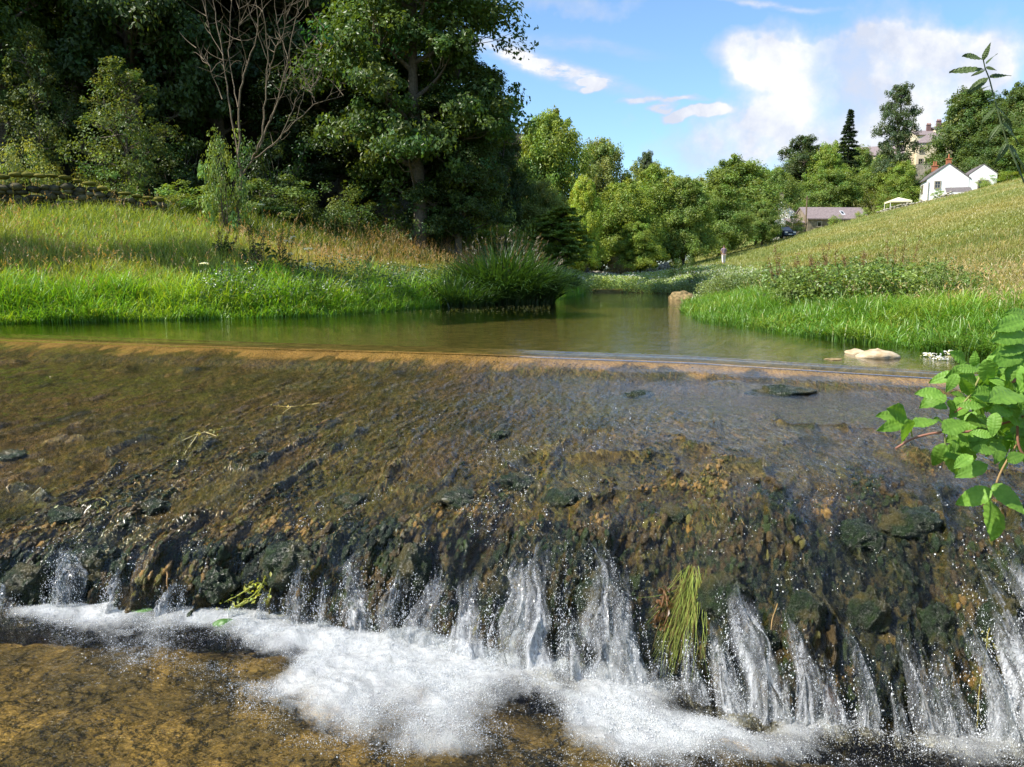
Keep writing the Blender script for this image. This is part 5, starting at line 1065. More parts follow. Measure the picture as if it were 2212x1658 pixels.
def chimney(parent, x, y, z0, z1, w_=.7, pots=2, mt=None):
    c = MB().box(x - w_ / 2, x + w_ / 2, y - .3, y + .3, z0, z1).box(x - w_ / 2 - .08, x + w_ / 2 + .08, y - .38, y + .38, z1, z1 + .12).build('chimney', mt or BRICK, parent)
    p = MB()
    for k in range(pots): p.tube([(x + (k - (pots - 1) / 2) * .32, y, z1 + .12), (x + (k - (pots - 1) / 2) * .32, y, z1 + .75)], [.13, .10], 8)
    p.build('chimney_pot', BRICK, c)
def spot(px, py, Y): x, z = at_y(px, py, Y); return float(x), Y, float(z)
# white cottage
X, Y, Z = spot(2044, 441, 128); s = FPX / 128
h_ = thing('white_cottage', 'white cottage with two gables, orange chimney and slate roofs at the top of the meadow', 'cottage', (X, Y, Z - .5), R(-16), scale=(1.1, 1.1, 1.12))
gable(-2.8, 2.75, 0, 8.6, 4.0, 6.05).build('wall', WHITE, h_); gable(2.75, 6.35, .06, 6.2, 4.45, 5.75).build('wall', WHITE, h_)
rf = roof2(MB(), -2.8, 2.75, .05, 8.6, 4.0, 6.05).build('roof', SLATE, h_); chimney(rf, 0, .5, 5.9, 6.75, .62, 1); chimney(rf, -.2, 7.9, 5.9, 6.7, .8, 2)
r2 = MB(); roof2(r2, 2.75, 6.35, .10, 6.2, 4.45, 5.75, over=.12); r2.build('roof', SLATE, h_)
MB().prism([(-.2, -1.5), (1.9, -1.5), (1.9, 1.9), (-.2, 1.9)], 1, -1.5, -.02).build('porch', WHITE, h_)
MB().prism([(-1.75, 1.35), (-1.75, 1.5), (0.0, 2.75), (0.0, 2.6)], 0, -.3, 3.0).build('porch_roof', SLATE, h_)
window(h_, -1.35, 2.75, .62, .85, 0); window(h_, 4.6, 2.35, 1.15, 1.2, .06)
for yy2, zz in ((2.4, 2.3), (5.6, 2.3), (2.4, .2), (5.6, .2)):
    f = MB().box(-2.9, -2.78, yy2 - .55, yy2 + .55, zz - .12, zz).box(-2.9, -2.78, yy2 - .55, yy2 - .42, zz, zz + 1.0).box(-2.9, -2.78, yy2 + .42, yy2 + .55, zz, zz + 1.0).box(-2.9, -2.78, yy2 - .55, yy2 + .55, zz + 1.0, zz + 1.12).build('window', FRAME, h_)
    MB().box(-2.83, -2.79, yy2 - .42, yy2 + .42, zz, zz + 1.0).build('pane', GLASS, f)
MB().tube([(-2.55, -.07, -1.2), (-2.55, -.07, 3.6)], .05, 6).build('drainpipe', FRAME, h_)
# cream house above
X, Y, Z = spot(2010, 353, 172)
h_ = thing('cream_house', 'cream two-storey house with a grey hipped roof half hidden by the dark sycamore', 'house', (X, Y, Z), R(-12))
MB().box(-2.9, 4.2, 0, 6, -3, 4.3).build('wall', CREAM, h_); MB().box(-4.3, -2.9, 1.0, 5, -3, 2.4).build('side_wing', CREAM, h_)
MB().add([(-3.15, -.25, 4.3), (4.45, -.25, 4.3), (4.45, 6.25, 4.3), (-3.15, 6.25, 4.3), (-.3, 3, 6.5), (1.8, 3, 6.5)], [(0, 4, 3), (1, 2, 5), (0, 1, 5), (0, 5, 4), (2, 3, 4), (2, 4, 5)]).build('roof', PURPLE, h_)
window(h_, -1.9, 2.2, .8, 1.3, 0); window(h_, 1.9, 2.3, .8, 1.2, 0); window(h_, -2.0, -.2, .7, 1.1, 0); window(h_, -.6, -.2, .7, 1.1, 0); window(h_, 2.0, -.2, .8, 1.2, 0)
dr_ = MB().box(.75, 1.55, -.08, .02, -1.0, 1.4).build('door', TIMBER, h_)
fn = thing('garden_fence', 'dark slatted fence on the terrace before the cream house', 'fence', (X - 1.1, Y - 3.2, Z - .6), R(-12)); fb = MB()
for k in range(15): fb.box(-1.5 + k * .21, -1.5 + k * .21 + .16, 0, .03, 0, 1.25)
fb.build('slat_panel', TIMBER, fn); MB().box(-1.6, -1.5, -.04, .08, -.8, 1.4).build('post', TIMBER, fn); MB().box(1.62, 1.72, -.04, .08, -.8, 1.4).build('post', TIMBER, fn)
tw = thing('terrace_wall', 'pale retaining wall under the terrace of the cream house', 'wall', (X, Y - 3.6, Z - 2.6), R(-12)); MB().box(-4.5, 4.5, -.3, .3, -2, 1.9).box(-4.55, 4.55, -.36, .36, 1.9, 2.0).build('stonework', PALE, tw)
BLUE = simple('blue_sheet', (.03, .16, .55), .5, .1, 4)
cv = MB().blob((0, 0, 0), (.95, .5, .38), 4, 20, 12, .25, 1.5); tag(cv.build('tarpaulin', BLUE, None, True, (X + 2.2, Y - 2.9, Z - .35)), 'bright blue cover on the terrace beside the fence', 'tarpaulin')
# terrace behind with chimneys
X, Y, Z = spot(2008, 310, 190)
h_ = thing('stone_terrace_house', 'stone terrace house with brown roof and three chimneys against the sky above the cream house', 'house', (X, Y, Z), R(-8)); h_.scale = (1, 1, .60)
MB().prism([(-1.5, -4), (6.5, -4), (6.5, 2.9), (2.5, 5.4), (-1.5, 2.9)], 0, -3.6, 1.2).build('wall', CREAM, h_); MB().box(1.2, 5.0, 0, 7, -4, 5.2).build('wall', CREAM, h_)
rf = MB(); rf.prism([(-1.8, 2.72), (-1.8, 2.9), (2.5, 5.6), (2.5, 5.42)], 0, -3.75, 1.25); rf.prism([(2.5, 5.42), (2.5, 5.6), (6.8, 2.9), (6.8, 2.72)], 0, -3.75, 1.25); rf = rf.build('roof', PURPLE, h_)
rb = MB(); rb.prism([(-.3, 5.05), (-.3, 5.22), (3.5, 7.1), (3.5, 6.93)], 0, 1.1, 5.1); rb.prism([(3.5, 6.93), (3.5, 7.1), (7.3, 5.22), (7.3, 5.05)], 0, 1.1, 5.1); rb = rb.build('roof', SLATE, h_)
DKB = simple('sooty_brick', (.20, .12, .11), .9, .3, 10)
chimney(rf, -3.0, 2.5, 5.2, 6.6, .8, 2, CREAM); chimney(rb, .3, 2.2, 5.0, 7.6, .9, 3, DKB); chimney(rb, 3.0, 3.5, 6.4, 9.4, 1.0, 3, DKB)
# grey-beige house end behind the tall ash
X, Y, Z = spot(1888, 360, 172)
h_ = thing('stone_cottage', 'beige stone cottage end showing between the conifer and the tall ash', 'cottage', (X, Y, Z), R(-25))
MB().prism([(-2, -4), (5, -4), (5, 2.1), (1.5, 4.2), (-2, 2.1)], 0, -3.4, 5.5).build('wall', CREAM, h_); rf = MB(); rf.prism([(-2.2, 1.95), (-2.2, 2.1), (1.5, 4.4), (1.5, 4.25)], 0, -3.6, 5.7); rf.prism([(1.5, 4.25), (1.5, 4.4), (5.2, 2.1), (5.2, 1.95)], 0, -3.6, 5.7); rf.build('roof', PURPLE, h_); window(h_, -.9, -.2, .7, 1.0, -2.0); window(h_, 2.0, -.2, .7, 1.0, -2.0)
# barn
X, Y, Z = spot(1808, 491, 119)
h_ = thing('stone_barn', 'long low stone barn with a purple slate roof and one skylight', 'barn', (X, Y, Z), R(4))
MB().prism([(0, -2), (5.4, -2), (5.4, 1.25), (2.7, 2.95), (0, 1.25)], 0, -4.6, 4.9).build('wall', RUBBLE, h_); rf = MB(); rf.prism([(-.3, 1.1), (-.3, 1.25), (2.7, 3.15), (2.7, 3.0)], 0, -4.75, 5.05); rf.prism([(2.7, 3.0), (2.7, 3.15), (5.7, 1.25), (5.7, 1.1)], 0, -4.75, 5.05)
rf = rf.build('roof', PURPLE, h_); a0 = 1.9 / 3.0; sk = MB().add([(1.05, .75, 1.25 + .75 * a0 + .20), (1.6, .75, 1.25 + .75 * a0 + .20), (1.6, 1.75, 1.25 + 1.75 * a0 + .20), (1.05, 1.75, 1.25 + 1.75 * a0 + .20), (1.05, .75, 1.3 + .75 * a0), (1.6, .75, 1.3 + .75 * a0), (1.6, 1.75, 1.3 + 1.75 * a0), (1.05, 1.75, 1.3 + 1.75 * a0)], None, [(0, 1, 2, 3), (0, 4, 5, 1), (1, 5, 6, 2), (2, 6, 7, 3), (3, 7, 4, 0)]).build('skylight', simple('skylight_frame', (.7, .72, .74), .4, .1), rf)
MB().add([(1.13, .9, 1.25 + .9 * a0 + .21), (1.52, .9, 1.25 + .9 * a0 + .21), (1.52, 1.6, 1.25 + 1.6 * a0 + .21), (1.13, 1.6, 1.25 + 1.6 * a0 + .21)], None, [(0, 1, 2, 3)]).build('pane', GLASS, sk)
MB().box(-6.6, -4.6, .4, 3.4, -2, .55).build('lean_to', RUBBLE, h_); MB().prism([(.1, .55), (.1, .68), (3.6, 1.45), (3.6, 1.32)], 0, -6.8, -4.62).build('lean_to_roof', PURPLE, h_); window(h_, -2.8, .1, .5, .6, 0, bars=False); window(h_, 2.2, .1, .5, .6, 0, bars=False)
# small white gable behind trees
X, Y, Z = spot(1698, 492, 124)
h_ = thing('white_house', 'white gabled house with one chimney half hidden behind the small tree by the car', 'house', (X, Y, Z), R(-20))
MB().prism([(-3.2, -2), (1.4, -2), (1.4, 2.1), (-.9, 4.2), (-3.2, 2.1)], 1, 0, 6).build('wall', WHITE, h_); rf = roof2(MB(), -3.2, 1.4, .05, 6, 2.1, 4.2, apex=-.9).build('roof', SLATE, h_); chimney(rf, -.9, .9, 3.9, 5.4, .7, 1, RUBBLE); window(h_, .4, .3, .6, .9, 0); window(h_, -1.6, 1.8, .7, .9, 0)
MB().prism([(1.0, -1.5), (1.9, -1.5), (1.9, .9), (1.0, 1.4)], 1, -.9, -.05).build('porch', WHITE, h_)
# utility pole
X, Y, Z = spot(1740, 495, 113); ph = float(at_y(1740, 424, 113)[1]) - Z
up = thing('utility_pole', 'thin wooden utility pole at the end of the barn', 'pole', (X, Y, Z)); MB().tube([(0, 0, -.8), (0, 0, ph)], [.13, .09], 8).build('pole', WOODP, up); MB().box(-.35, .35, -.06, .06, ph - .45, ph - .33).build('cross_arm', WOODP, up)
# garden canopy
X, Y, Z = spot(1939, 452, 121.5)
gc = thing('garden_canopy', 'cream pop-up garden canopy beside the white cottage garden', 'canopy', (X, Y, Z), R(-10)); wv3 = 1.55
MB().add([(-wv3, -wv3, 1.15), (wv3, -wv3, 1.15), (wv3, wv3, 1.15), (-wv3, wv3, 1.15), (0, 0, 1.75)], [(0, 1, 4), (1, 2, 4), (2, 3, 4), (3, 0, 4)]).build('canopy_roof', CLOTH, gc)
va2 = MB()
for x0, y0, x1, y1 in ((-wv3, -wv3, wv3, -wv3), (wv3, -wv3, wv3, wv3), (wv3, wv3, -wv3, wv3), (-wv3, wv3, -wv3, -wv3)): va2.add([(x0, y0, 1.15), (x1, y1, 1.15), (x1, y1, .9), (x0, y0, .9)], None, [(0, 1, 2, 3)])
va2.build('valance', CLOTH, gc)
for x0 in (-1.5, 1.5):
    for y0 in (-1.5, 1.5): MB().tube([(x0, y0, -1.4), (x0, y0, 1.15)], .04, 6).build('leg', WHITE, gc)
# parked car
PAINT = simple('dark_blue_paint', (.03, .04, .075), .25, .1, 3, spec=.6); TYRE = simple('tyre', (.02, .02, .02), .9); CHROME = simple('lamp', (.7, .7, .68), .2, .1); RIM = simple('rim', (.4, .4, .42), .35, .1, metal=.8)
X, Y, Z = spot(1689, 511, 110); Z = gz(X, Y) + .02
ca = thing('parked_car', 'dark blue car facing the meadow, parked under the trees', 'car', (X, Y, Z), R(12))
side = [(-2.1, .45), (-2.05, .95), (-1.2, 1.05), (2.1, 1.05), (2.15, .5), (2.0, .3), (-2.0, .3)]
MB().prism([(y, z) for y, z in side], 0, -.88, .88).build('body', PAINT, ca)
MB().add([(-.86, -1.25, 1.05), (.86, -1.25, 1.05), (.86, 2.05, 1.05), (-.86, 2.05, 1.05), (-.68, -.55, 1.62), (.68, -.55, 1.62), (.70, 1.7, 1.62), (-.70, 1.7, 1.62)], None, [(4, 5, 6, 7), (0, 4, 7, 3), (1, 2, 6, 5), (2, 3, 7, 6)]).build('cabin', GLASS, ca)
MB().add([(-.80, -1.24, 1.07), (.80, -1.24, 1.07), (.66, -.57, 1.60), (-.66, -.57, 1.60)], None, [(0, 1, 2, 3)]).build('windscreen', simple('windscreen_glass', (.10, .12, .15), .06, .1, spec=1.0), ca)
MB().box(-.72, .72, -.6, 1.75, 1.622, 1.67).build('car_roof', PAINT, ca)
for sx in (-1, 1):
    MB().box(sx * .62 - .2, sx * .62 + .2, -2.13, -2.05, .68, .86).build('headlight', CHROME, ca); MB().box(sx * .96 - .1, sx * .96 + .1, -1.0, -.85, 1.05, 1.2).build('mirror', PAINT, ca)
    for y0 in (-1.35, 1.4):
        w5 = MB().tube([(sx * .68, y0, .33), (sx * .90, y0, .33)], [.33, .33], 18).build('tyre', TYRE, ca); MB().tube([(sx * .89, y0, .33), (sx * .915, y0, .33)], [.2, .2], 14).build('rim', RIM, w5)
MB().box(-.26, .26, -2.12, -2.08, .45, .56).build('number_plate', WHITE, ca); MB().box(-.5, .5, -2.10, -2.06, .62, .78).build('front_grille', TYRE, ca)
# ------------------------------------------------------------------ person in the meadow
SKIN = simple('skin', (.50, .29, .20), .6, .1, 9, plain=True); SHIRT = simple('shirt', (.30, .22, .28), .9, .25, 14, plain=True); TROUS = simple('trousers', (.76, .70, .70), .9, .1, 9, plain=True); HAIR = simple('hair', (.06, .035, .02), .8, .3, 30)
def skinned(name, verts, edges, radii, mt, parent, root=0, sub=2):
    me = bpy.data.meshes.new(name); me.from_pydata(verts, edges, []); o = link(name, me, parent); me.materials.append(mt); o.modifiers.new('Skin', 'SKIN').use_smooth_shade = True
    for k, r_ in enumerate(radii):
        sv = me.skin_vertices[0].data[k]; sv.radius = r_ if hasattr(r_, '__len__') else (r_, r_); sv.use_root = (k == root)
    o.modifiers.new('Sub', 'SUBSURF').levels = sub; o.modifiers['Sub'].render_levels = sub; return o
X, Y, Z = spot(1563, 562, 73); Z = gz(X, Y)
pe = thing('person', 'person walking away up the meadow in a purple-grey T-shirt and pale trousers', 'person', (X, Y, Z), R(6))
PV = [(0, 0, .95), (0, 0, 1.12), (0, 0, 1.32), (0, 0, 1.45), (0, -.01, 1.53), (0, -.02, 1.62), (0, -.02, 1.70), (.18, 0, 1.42), (.24, .02, 1.14), (.23, .07, .90), (-.18, 0, 1.42), (-.25, 0, 1.14), (-.22, .06, .92), (.10, 0, .90), (.11, .05, .50), (.11, .02, .08), (.11, .14, .03), (-.10, 0, .90), (-.11, -.04, .50), (-.12, -.16, .10), (-.12, -.05, .03)]
PE_ = [(0, 1), (1, 2), (2, 3), (3, 4), (4, 5), (5, 6), (3, 7), (7, 8), (8, 9), (3, 10), (10, 11), (11, 12), (0, 13), (13, 14), (14, 15), (15, 16), (0, 17), (17, 18), (18, 19), (19, 20)]
skinned('body', PV, PE_, [(.14, .10), (.13, .09), (.16, .10), (.12, .08), .052, (.078, .095), (.06, .075), .058, .042, .03, .058, .042, .03, .085, .058, .042, .035, .085, .058, .042, .035], SKIN, pe)
skinned('shirt', [(0, 0, .93), (0, 0, 1.12), (0, 0, 1.32), (0, 0, 1.46), (.19, 0, 1.43), (.235, .01, 1.22), (-.19, 0, 1.43), (-.24, 0, 1.22)], [(0, 1), (1, 2), (2, 3), (3, 4), (4, 5), (3, 6), (6, 7)], [(.175, .125), (.165, .115), (.185, .125), (.13, .09), .075, .066, .075, .066], SHIRT, pe)
skinned('trousers', [(0, 0, .98), (.10, 0, .88), (.11, .05, .50), (.11, .02, .12), (-.10, 0, .88), (-.11, -.04, .50), (-.12, -.15, .14)], [(0, 1), (1, 2), (2, 3), (0, 4), (4, 5), (5, 6)], [(.165, .12), .105, .082, .07, .105, .082, .07], TROUS, pe)
MB().blob((0, -.035, 1.70), (.088, .10, .085), 3, 20, 14, .12, 2).build('hair', HAIR, pe, True)
for sx in (-1, 1): MB().blob((sx * .082, -.02, 1.64), (.016, .026, .036), 4, 10, 8, .1).build('ear', SKIN, pe, True)
# ------------------------------------------------------------------ rocks
ROCK = simple('pale_rock', (.56, .46, .31), .8, .35, 9, .012, .3, col2=(.36, .26, .14)); OCHR = simple('ochre_rock', (.34, .24, .11), .85, .5, 8, .02, .3, col2=(.10, .08, .03))
def rock(lab, px, py, wpx, hpx, mt, seed, group=None, name='rock', dep=.8, z=0.0, amp=.28):
    X, Y = at_z(px, py, z); rx = wpx / 2 / FPX * Y; rz_ = hpx / FPX * Y
    b_ = MB().blob((0, 0, rz_ * .1), (rx, rx * dep, rz_ * .95), seed, 40, 28, amp, 1.3); v = b_.v[0]; v += (fbm(v[:, 0] / rx * 3, v[:, 1] / rx * 3, v[:, 2] / rx * 3, 3, seed) * rx * .10)[:, None] * unit(v)
    tag(b_.build(name, mt, None, True, (float(X), float(Y), z)), lab, 'rock', group)
rock('large pale smooth rock breaking the surface at the end of the crest', 1895, 772, 88, 16, ROCK, 3, 'pale rocks at the crest'); rock('smaller pale rock close against the large smooth one', 1848, 764, 46, 9, ROCK, 4, 'pale rocks at the crest')
rock('sunken greenish rock just under the surface beside the pale rocks', 1800, 777, 40, 3, OCHR, 6); rock('flat-topped brown boulder standing in the pool near the herbs', 1474, 648, 62, 16, OCHR, 5, name='boulder', amp=.2)
rock('low reddish mound of silt at the edge of the streamside grass', 1905, 738, 60, 8, OCHR, 8, name='silt_mound')
for k, (px, py, w_) in enumerate([(2009, 770, 20), (2032, 777, 28), (2052, 765, 18)]):  # patches of small white flecks lying on the water
    X, Y = at_z(px, py, .01); r = np.random.default_rng(50 + k); n = 60; P_ = np.stack([r.normal(size=n) * w_ / FPX * Y * .32, r.normal(size=n) * w_ / FPX * Y * .3, .01 + r.random(n) * .04], 1); N_ = unit(r.normal(size=(n, 3)) * .5 + np.array([0, 0, 1])); A_ = unit(np.cross(N_, r.normal(size=(n, 3))))
    v, q, c = leaves_mesh(P_, A_, N_, r.uniform(.012, .022, n), .013, np.tile((.85, .86, .9), (n, 1)))
    o = link('white_fleck_patch', make_mesh('white_fleck_patch', v, None, q, BLADE, c, smooth=False), None, (float(X), float(Y), 0)); tag(o, ('patch of white flecks on the water nearest the pale rock', 'largest patch of white flecks, floating nearest the crest', 'small patch of white flecks touching the streamside grass')[k], 'flower', 'white flecks floating at the pool edge')
# ------------------------------------------------------------------ drift caught on the weir
TW = simple('drift_stem', (1, 1, 1), .5, .2, 20)
def drift(name, lab, cat, paths, col, r0=.005, off=.022, leaves=0, lcol=(.2, .3, .03), seed=0, group=None):
    c0 = surf_at(*paths[0][0]); o = thing(name, lab, cat, tuple(c0), 0, group); b_ = MB(); ends = []
    for p in paths:
        a = np.array(p, float); T2 = np.linspace(0, 1, len(a) * 3); q = np.stack([np.interp(T2, np.linspace(0, 1, len(a)), a[:, j]) for j in range(2)], 1)
        w3 = np.array([surf_at(*s_) for s_ in q]); w3[1:-1] = (w3[:-2] + 2 * w3[1:-1] + w3[2:]) / 4; w3 = w3 - c0 + np.array([0, -off, off]); b_.tube(w3, np.linspace(r0, r0 * .5, len(w3)), 6, col); ends.append(w3)
    b_.build('stem', TW, o, True)
    if leaves:
        r = np.random.default_rng(seed); e = np.concatenate(ends); P_ = e[r.integers(0, len(e), leaves)] + r.normal(size=(leaves, 3)) * .02; N_ = unit(r.normal(size=(leaves, 3)) + np.array([0, -.6, .6])); A_ = unit(np.cross(N_, r.normal(size=(leaves, 3))))
        v, q, c = leaves_mesh(P_, A_, N_, r.uniform(.010, .026, leaves), .010, jit(np.tile(lcol, (leaves, 1)), r)); link('leaves', make_mesh('drift_leaves', v, None, q, BLADE, c, smooth=False), o)
    return o
DG = 'plant debris stranded on the weir'
drift('yellow_weed', 'tangle of yellow-green weed stems hanging at the foot of the weir', 'weed', [[(470, 1340), (520, 1318), (560, 1290), (590, 1245)], [(500, 1330), (560, 1300), (575, 1270)], [(575, 1260), (600, 1240), (585, 1310)], [(555, 1270), (530, 1290), (490, 1310)]], (.34, .36, .06), .006, .05, 90, (.36, .38, .05), 1, DG)
drift('dead_stalk', 'pale forked stalk lying on the apron above the moss', 'stalk', [[(395, 955), (430, 940), (480, 928)], [(430, 940), (412, 965), (400, 985)], [(440, 935), (470, 945)]], (.50, .42, .20), .006, .015, 22, (.40, .36, .12), 2, DG)
drift('dead_stalk', 'yellowish floating stalk on the smooth middle of the apron', 'stalk', [[(590, 880), (630, 882), (690, 874)], [(630, 882), (612, 895)], [(655, 878), (672, 866)]], (.48, .38, .14), .006, .015, 12, (.42, .36, .10), 3, DG)
drift('reed_stub', 'short orange reed stub lying on the apron', 'reed', [[(684, 922), (712, 908)]], (.40, .20, .07), .007, .012, 0, group=DG)
drift('reed_stub', 'upright orange-brown reed caught at the lip of the weir', 'reed', [[(368, 1240), (370, 1262), (374, 1290)]], (.34, .20, .08), .007, .05, 0, group=DG)
drift('yellow_weed', 'curved pale weed strand on the mossy apron at far side from the bramble', 'weed', [[(175, 1090), (215, 1075), (240, 1092), (215, 1110)], [(110, 1112), (150, 1100)]], (.40, .36, .10), .004, .012, 8, (.34, .32, .08), 5, DG)
drift('reed_stub', 'thin orange stem running down beside the first tall moss pillar', 'reed', [[(1672, 1315), (1660, 1350), (1655, 1385)]], (.32, .20, .07), .004, .05, 0, group=DG)
drift('yellow_weed', 'yellow weed strand curling down beside the last white stream', 'weed', [[(2150, 1345), (2120, 1370), (2115, 1420), (2100, 1500), (2095, 1580)]], (.26, .22, .05), .004, .05, 14, (.22, .22, .05), 6, DG)
drift('dead_leaf_bunch', 'hanging bunch of rusty dead leaves beside the green weed', 'dead leaves', [[(1432, 1285), (1425, 1320), (1410, 1350)], [(1432, 1285), (1440, 1330), (1432, 1360)]], (.16, .08, .03), .006, .05, 70, (.17, .09, .04), 7, DG)
# hanging green weed
c0 = surf_at(1488, 1255); o = thing('hanging_weed', 'bright yellow-green weed hanging down the face of the weir', 'weed', tuple(c0)); r = np.random.default_rng(9); b_ = MB()
for k in range(190):
    x0 = 1492 + r.normal() * 9; y0 = 1236 + r.uniform(-14, 40); x1 = 1450 + (x0 - 1492) * 2.2 + r.normal() * 15; y1 = 1390 + r.uniform(-120, 80)
    q = np.array([surf_at(lerp(x0, x1, f_), lerp(y0, y1, f_)) for f_ in (0, .33, .66, 1)]) - c0; q[:, 1] -= r.uniform(.04, .11) * np.array([.6, 1, 1, 1]); q[:, 0] += r.normal(size=4) * .014; q[:, 2] += .02
    b_.tube(q, np.linspace(.0022, .0008, 4), 3, np.array((.25, .31, .055) if r.random() < .65 else (.20, .15, .04)) * r.uniform(.5, 1.25), False)
b_.build('strands', TW, o, True)
# leaning brown slab, green leaves on the pool
SLAB = simple('brown_slab', (.17, .075, .028), .3, .4, 22, .012, .5, col2=(.03, .018, .008))
c0 = surf_at(1815, 1500); X, Y = at_z(1835, 1580, ZP)
b_ = MB(); b_.blob((0, 0, 0), (.062, .04, .17), 8, 7, 7, .35, 1.3); v = b_.v[0]; v += (fbm(v[:, 0] * 26, v[:, 1] * 26, v[:, 2] * 14, 3, 5) * .012)[:, None] * unit(v); so_ = b_.build('stone_slab', SLAB, None, False, (float(X) - .05, float(Y) + .17, ZP + .06)); so_.rotation_euler = (R(-30), R(-26), R(12)); tag(so_, 'reddish-brown slab of stone leaning out of the foot of the weir', 'stone')
GL = simple('green_pad', (.07, .17, .025), .5, .3, 9, .01, .5)
for k, (px, py, w_, lab) in enumerate([(298, 1330, 90, 'green mossy stone at the edge of the foam below the first hump'), (486, 1358, 56, 'small bright green mossy stone in the foam under the yellow weed')]):
    X, Y = at_z(px, py, ZP); rx = w_ / 2 / FPX * Y; tag(MB().blob((0, 0, 0), (rx, rx * .55, .035), 70 + k, 30, 20, .3, 1.6).build('mossy_stone', GL, None, True, (float(X), float(Y), ZP + .03)), lab, 'stone', 'green stones at the foot of the weir')
# ------------------------------------------------------------------ bramble and nettle by the camera
m, t = mat('bramble_leaf'); p = t.obj(); nz = t.noise(p, 55, 4, .6)
col = t.n('ShaderNodeMix', {0: 1.0, 6: t.mix(t.ramp(nz, [(.3, 0.), (.7, 1.)]), (.13, .27, .035), (.21, .38, .06)), 7: t.attr('Col')}, data_type='RGBA', blend_type='MULTIPLY').outputs[2]
vein = t.bump(t.math('ADD', t.attr('vein', 'Fac'), t.math('MULTIPLY', nz, .8)), 1.0, .0007)
pb = t.n('ShaderNodeBsdfPrincipled', {'Base Color': col, 'Roughness': .5, 'Specular IOR Level': .3, 'Normal': vein}); tl = t.n('ShaderNodeBsdfTranslucent', {'Color': t.n('ShaderNodeMix', {0: 1.0, 6: col, 7: (1.5, 1.5, .5, 1)}, data_type='RGBA', blend_type='MULTIPLY').outputs[2]})
t.out(t.n('ShaderNodeMixShader', {0: .35, 1: pb.outputs[0], 2: tl.outputs[0]})); BRL = m
def leaflet(r, L_, W_, base, axis_, nrm, teeth=13, cup=.25, droop=.35):
    n = 30; s_ = np.linspace(0, 1, n); prof = np.sin(np.pi * s_ ** .8) ** .75 * (1 - .25 * s_); saw = 1 - .14 * ((s_ * teeth) % 1); hw = W_ * .5 * prof * saw; hw[0] = .002; hw[-1] = .0005
    A = unit(np.array(axis_, float)); N = np.array(nrm, float); N = unit(N - A * (A @ N)); B = np.cross(N, A); V_, C_, E_ = [], [], []
    for k in range(n):
        cen = np.array(base) + A * L_ * s_[k] - N * L_ * droop * s_[k] ** 2 * .5
        for f_ in (-1, -.66, -.33, 0, .33, .66, 1):
            wob = .012 * math.sin(s_[k] * teeth * 3.1 + f_ * 3) * abs(f_)
            V_.append(cen + B * hw[k] * f_ + N * (cup * abs(f_) * hw[k] * .8 + wob * L_ + .05 * L_ * math.sin(f_ * 2.2 + s_[k] * 4) * abs(f_))); C_.append((1, 1, 1)); E_.append(math.sin((s_[k] * 9 - abs(f_) * 2.4) * 2 * math.pi) * .5 * (f_ != 0) - (f_ == 0) * 1.2)
    i = np.arange(n - 1)[:, None] * 7 + np.arange(6)[None]; q = np.stack([i, i + 1, i + 8, i + 7], -1).reshape(-1, 4)
    return np.array(V_), q, np.array(C_) * r.uniform(.82, 1.15), np.array(E_)
def leaf_part(name, parent, lst, mt, r, origin, ldepth=None):
    """lst: (base px, tip px, width ratio, depth, tilt)"""
    V_, Q_, C_, E_, n = [], [], [], [], 0
    for (bx_, by_), (tx_, ty_), wr, Yd, tilt in lst:
        x0, z0 = at_y(bx_, by_, Yd); Yt = Yd - tilt; x1, z1 = at_y(tx_, ty_, Yt); b0 = np.array([x0, Yd, z0]); e0 = np.array([x1, Yt, z1]); L_ = np.linalg.norm(e0 - b0)
        nr_ = np.array([r.normal() * .45 - .2, -.75 + r.normal() * .35, .65]); v, q, c, e = leaflet(r, L_ * 1.2, L_ * wr * 1.3, b0 - origin, e0 - b0, nr_)
        V_.append(v); Q_.append(q + n); C_.append(c); E_.append(e); n += len(v)
    me = make_mesh(name, np.concatenate(V_), None, np.concatenate(Q_), mt, np.concatenate(C_), attrs={'vein': np.concatenate(E_)}); return link(name, me, parent)
def c8(x, y): return ((1850 + x / 2.7625) * .983, (650 + y / 2.7625) * .983)
rb = np.random.default_rng(21); YB_ = 1.85
org = np.array([2.0, 1.75, -.25]); bo = thing('bramble', 'bright green bramble spray reaching in over the weir from the bank', 'bramble', tuple(org))
L1 = [((405, 762), (262, 715), .55), ((402, 752), (392, 885), .62), ((398, 745), (330, 690), .6), ((430, 785), (580, 738), .45), ((396, 758), (262, 800), .45), ((640, 790), (588, 738), .5), ((608, 822), (752, 762), .62), ((680, 832), (872, 862), .48),
 ((700, 472), (556, 512), .5), ((622, 600), (482, 582), .6), ((622, 604), (505, 650), .6), ((640, 690), (520, 628), .55), ((700, 476), (648, 566), .6), ((775, 605), (736, 498), .5), ((782, 622), (892, 648), .6), ((850, 472), (992, 398), .6), ((700, 440), (826, 446), .5), ((640, 640), (700, 690), .6),
 ((628, 900), (566, 1022), .62), ((642, 925), (722, 1072), .66), ((652, 902), (748, 990), .5), ((684, 876), (690, 935), .6), ((880, 1022), (722, 1080), .55), ((1002, 1002), (1102, 962), .6), ((912, 1182), (722, 1252), .58), ((916, 1150), (1096, 1292), .55), ((906, 1242), (944, 1432), .62), ((960, 1062), (1000, 990), .5)]
l1 = [(c8(*a), c8(*b), w_, YB_ + rb.normal() * .06, rb.uniform(-.03, .05)) for a, b, w_ in L1]
l2 = []
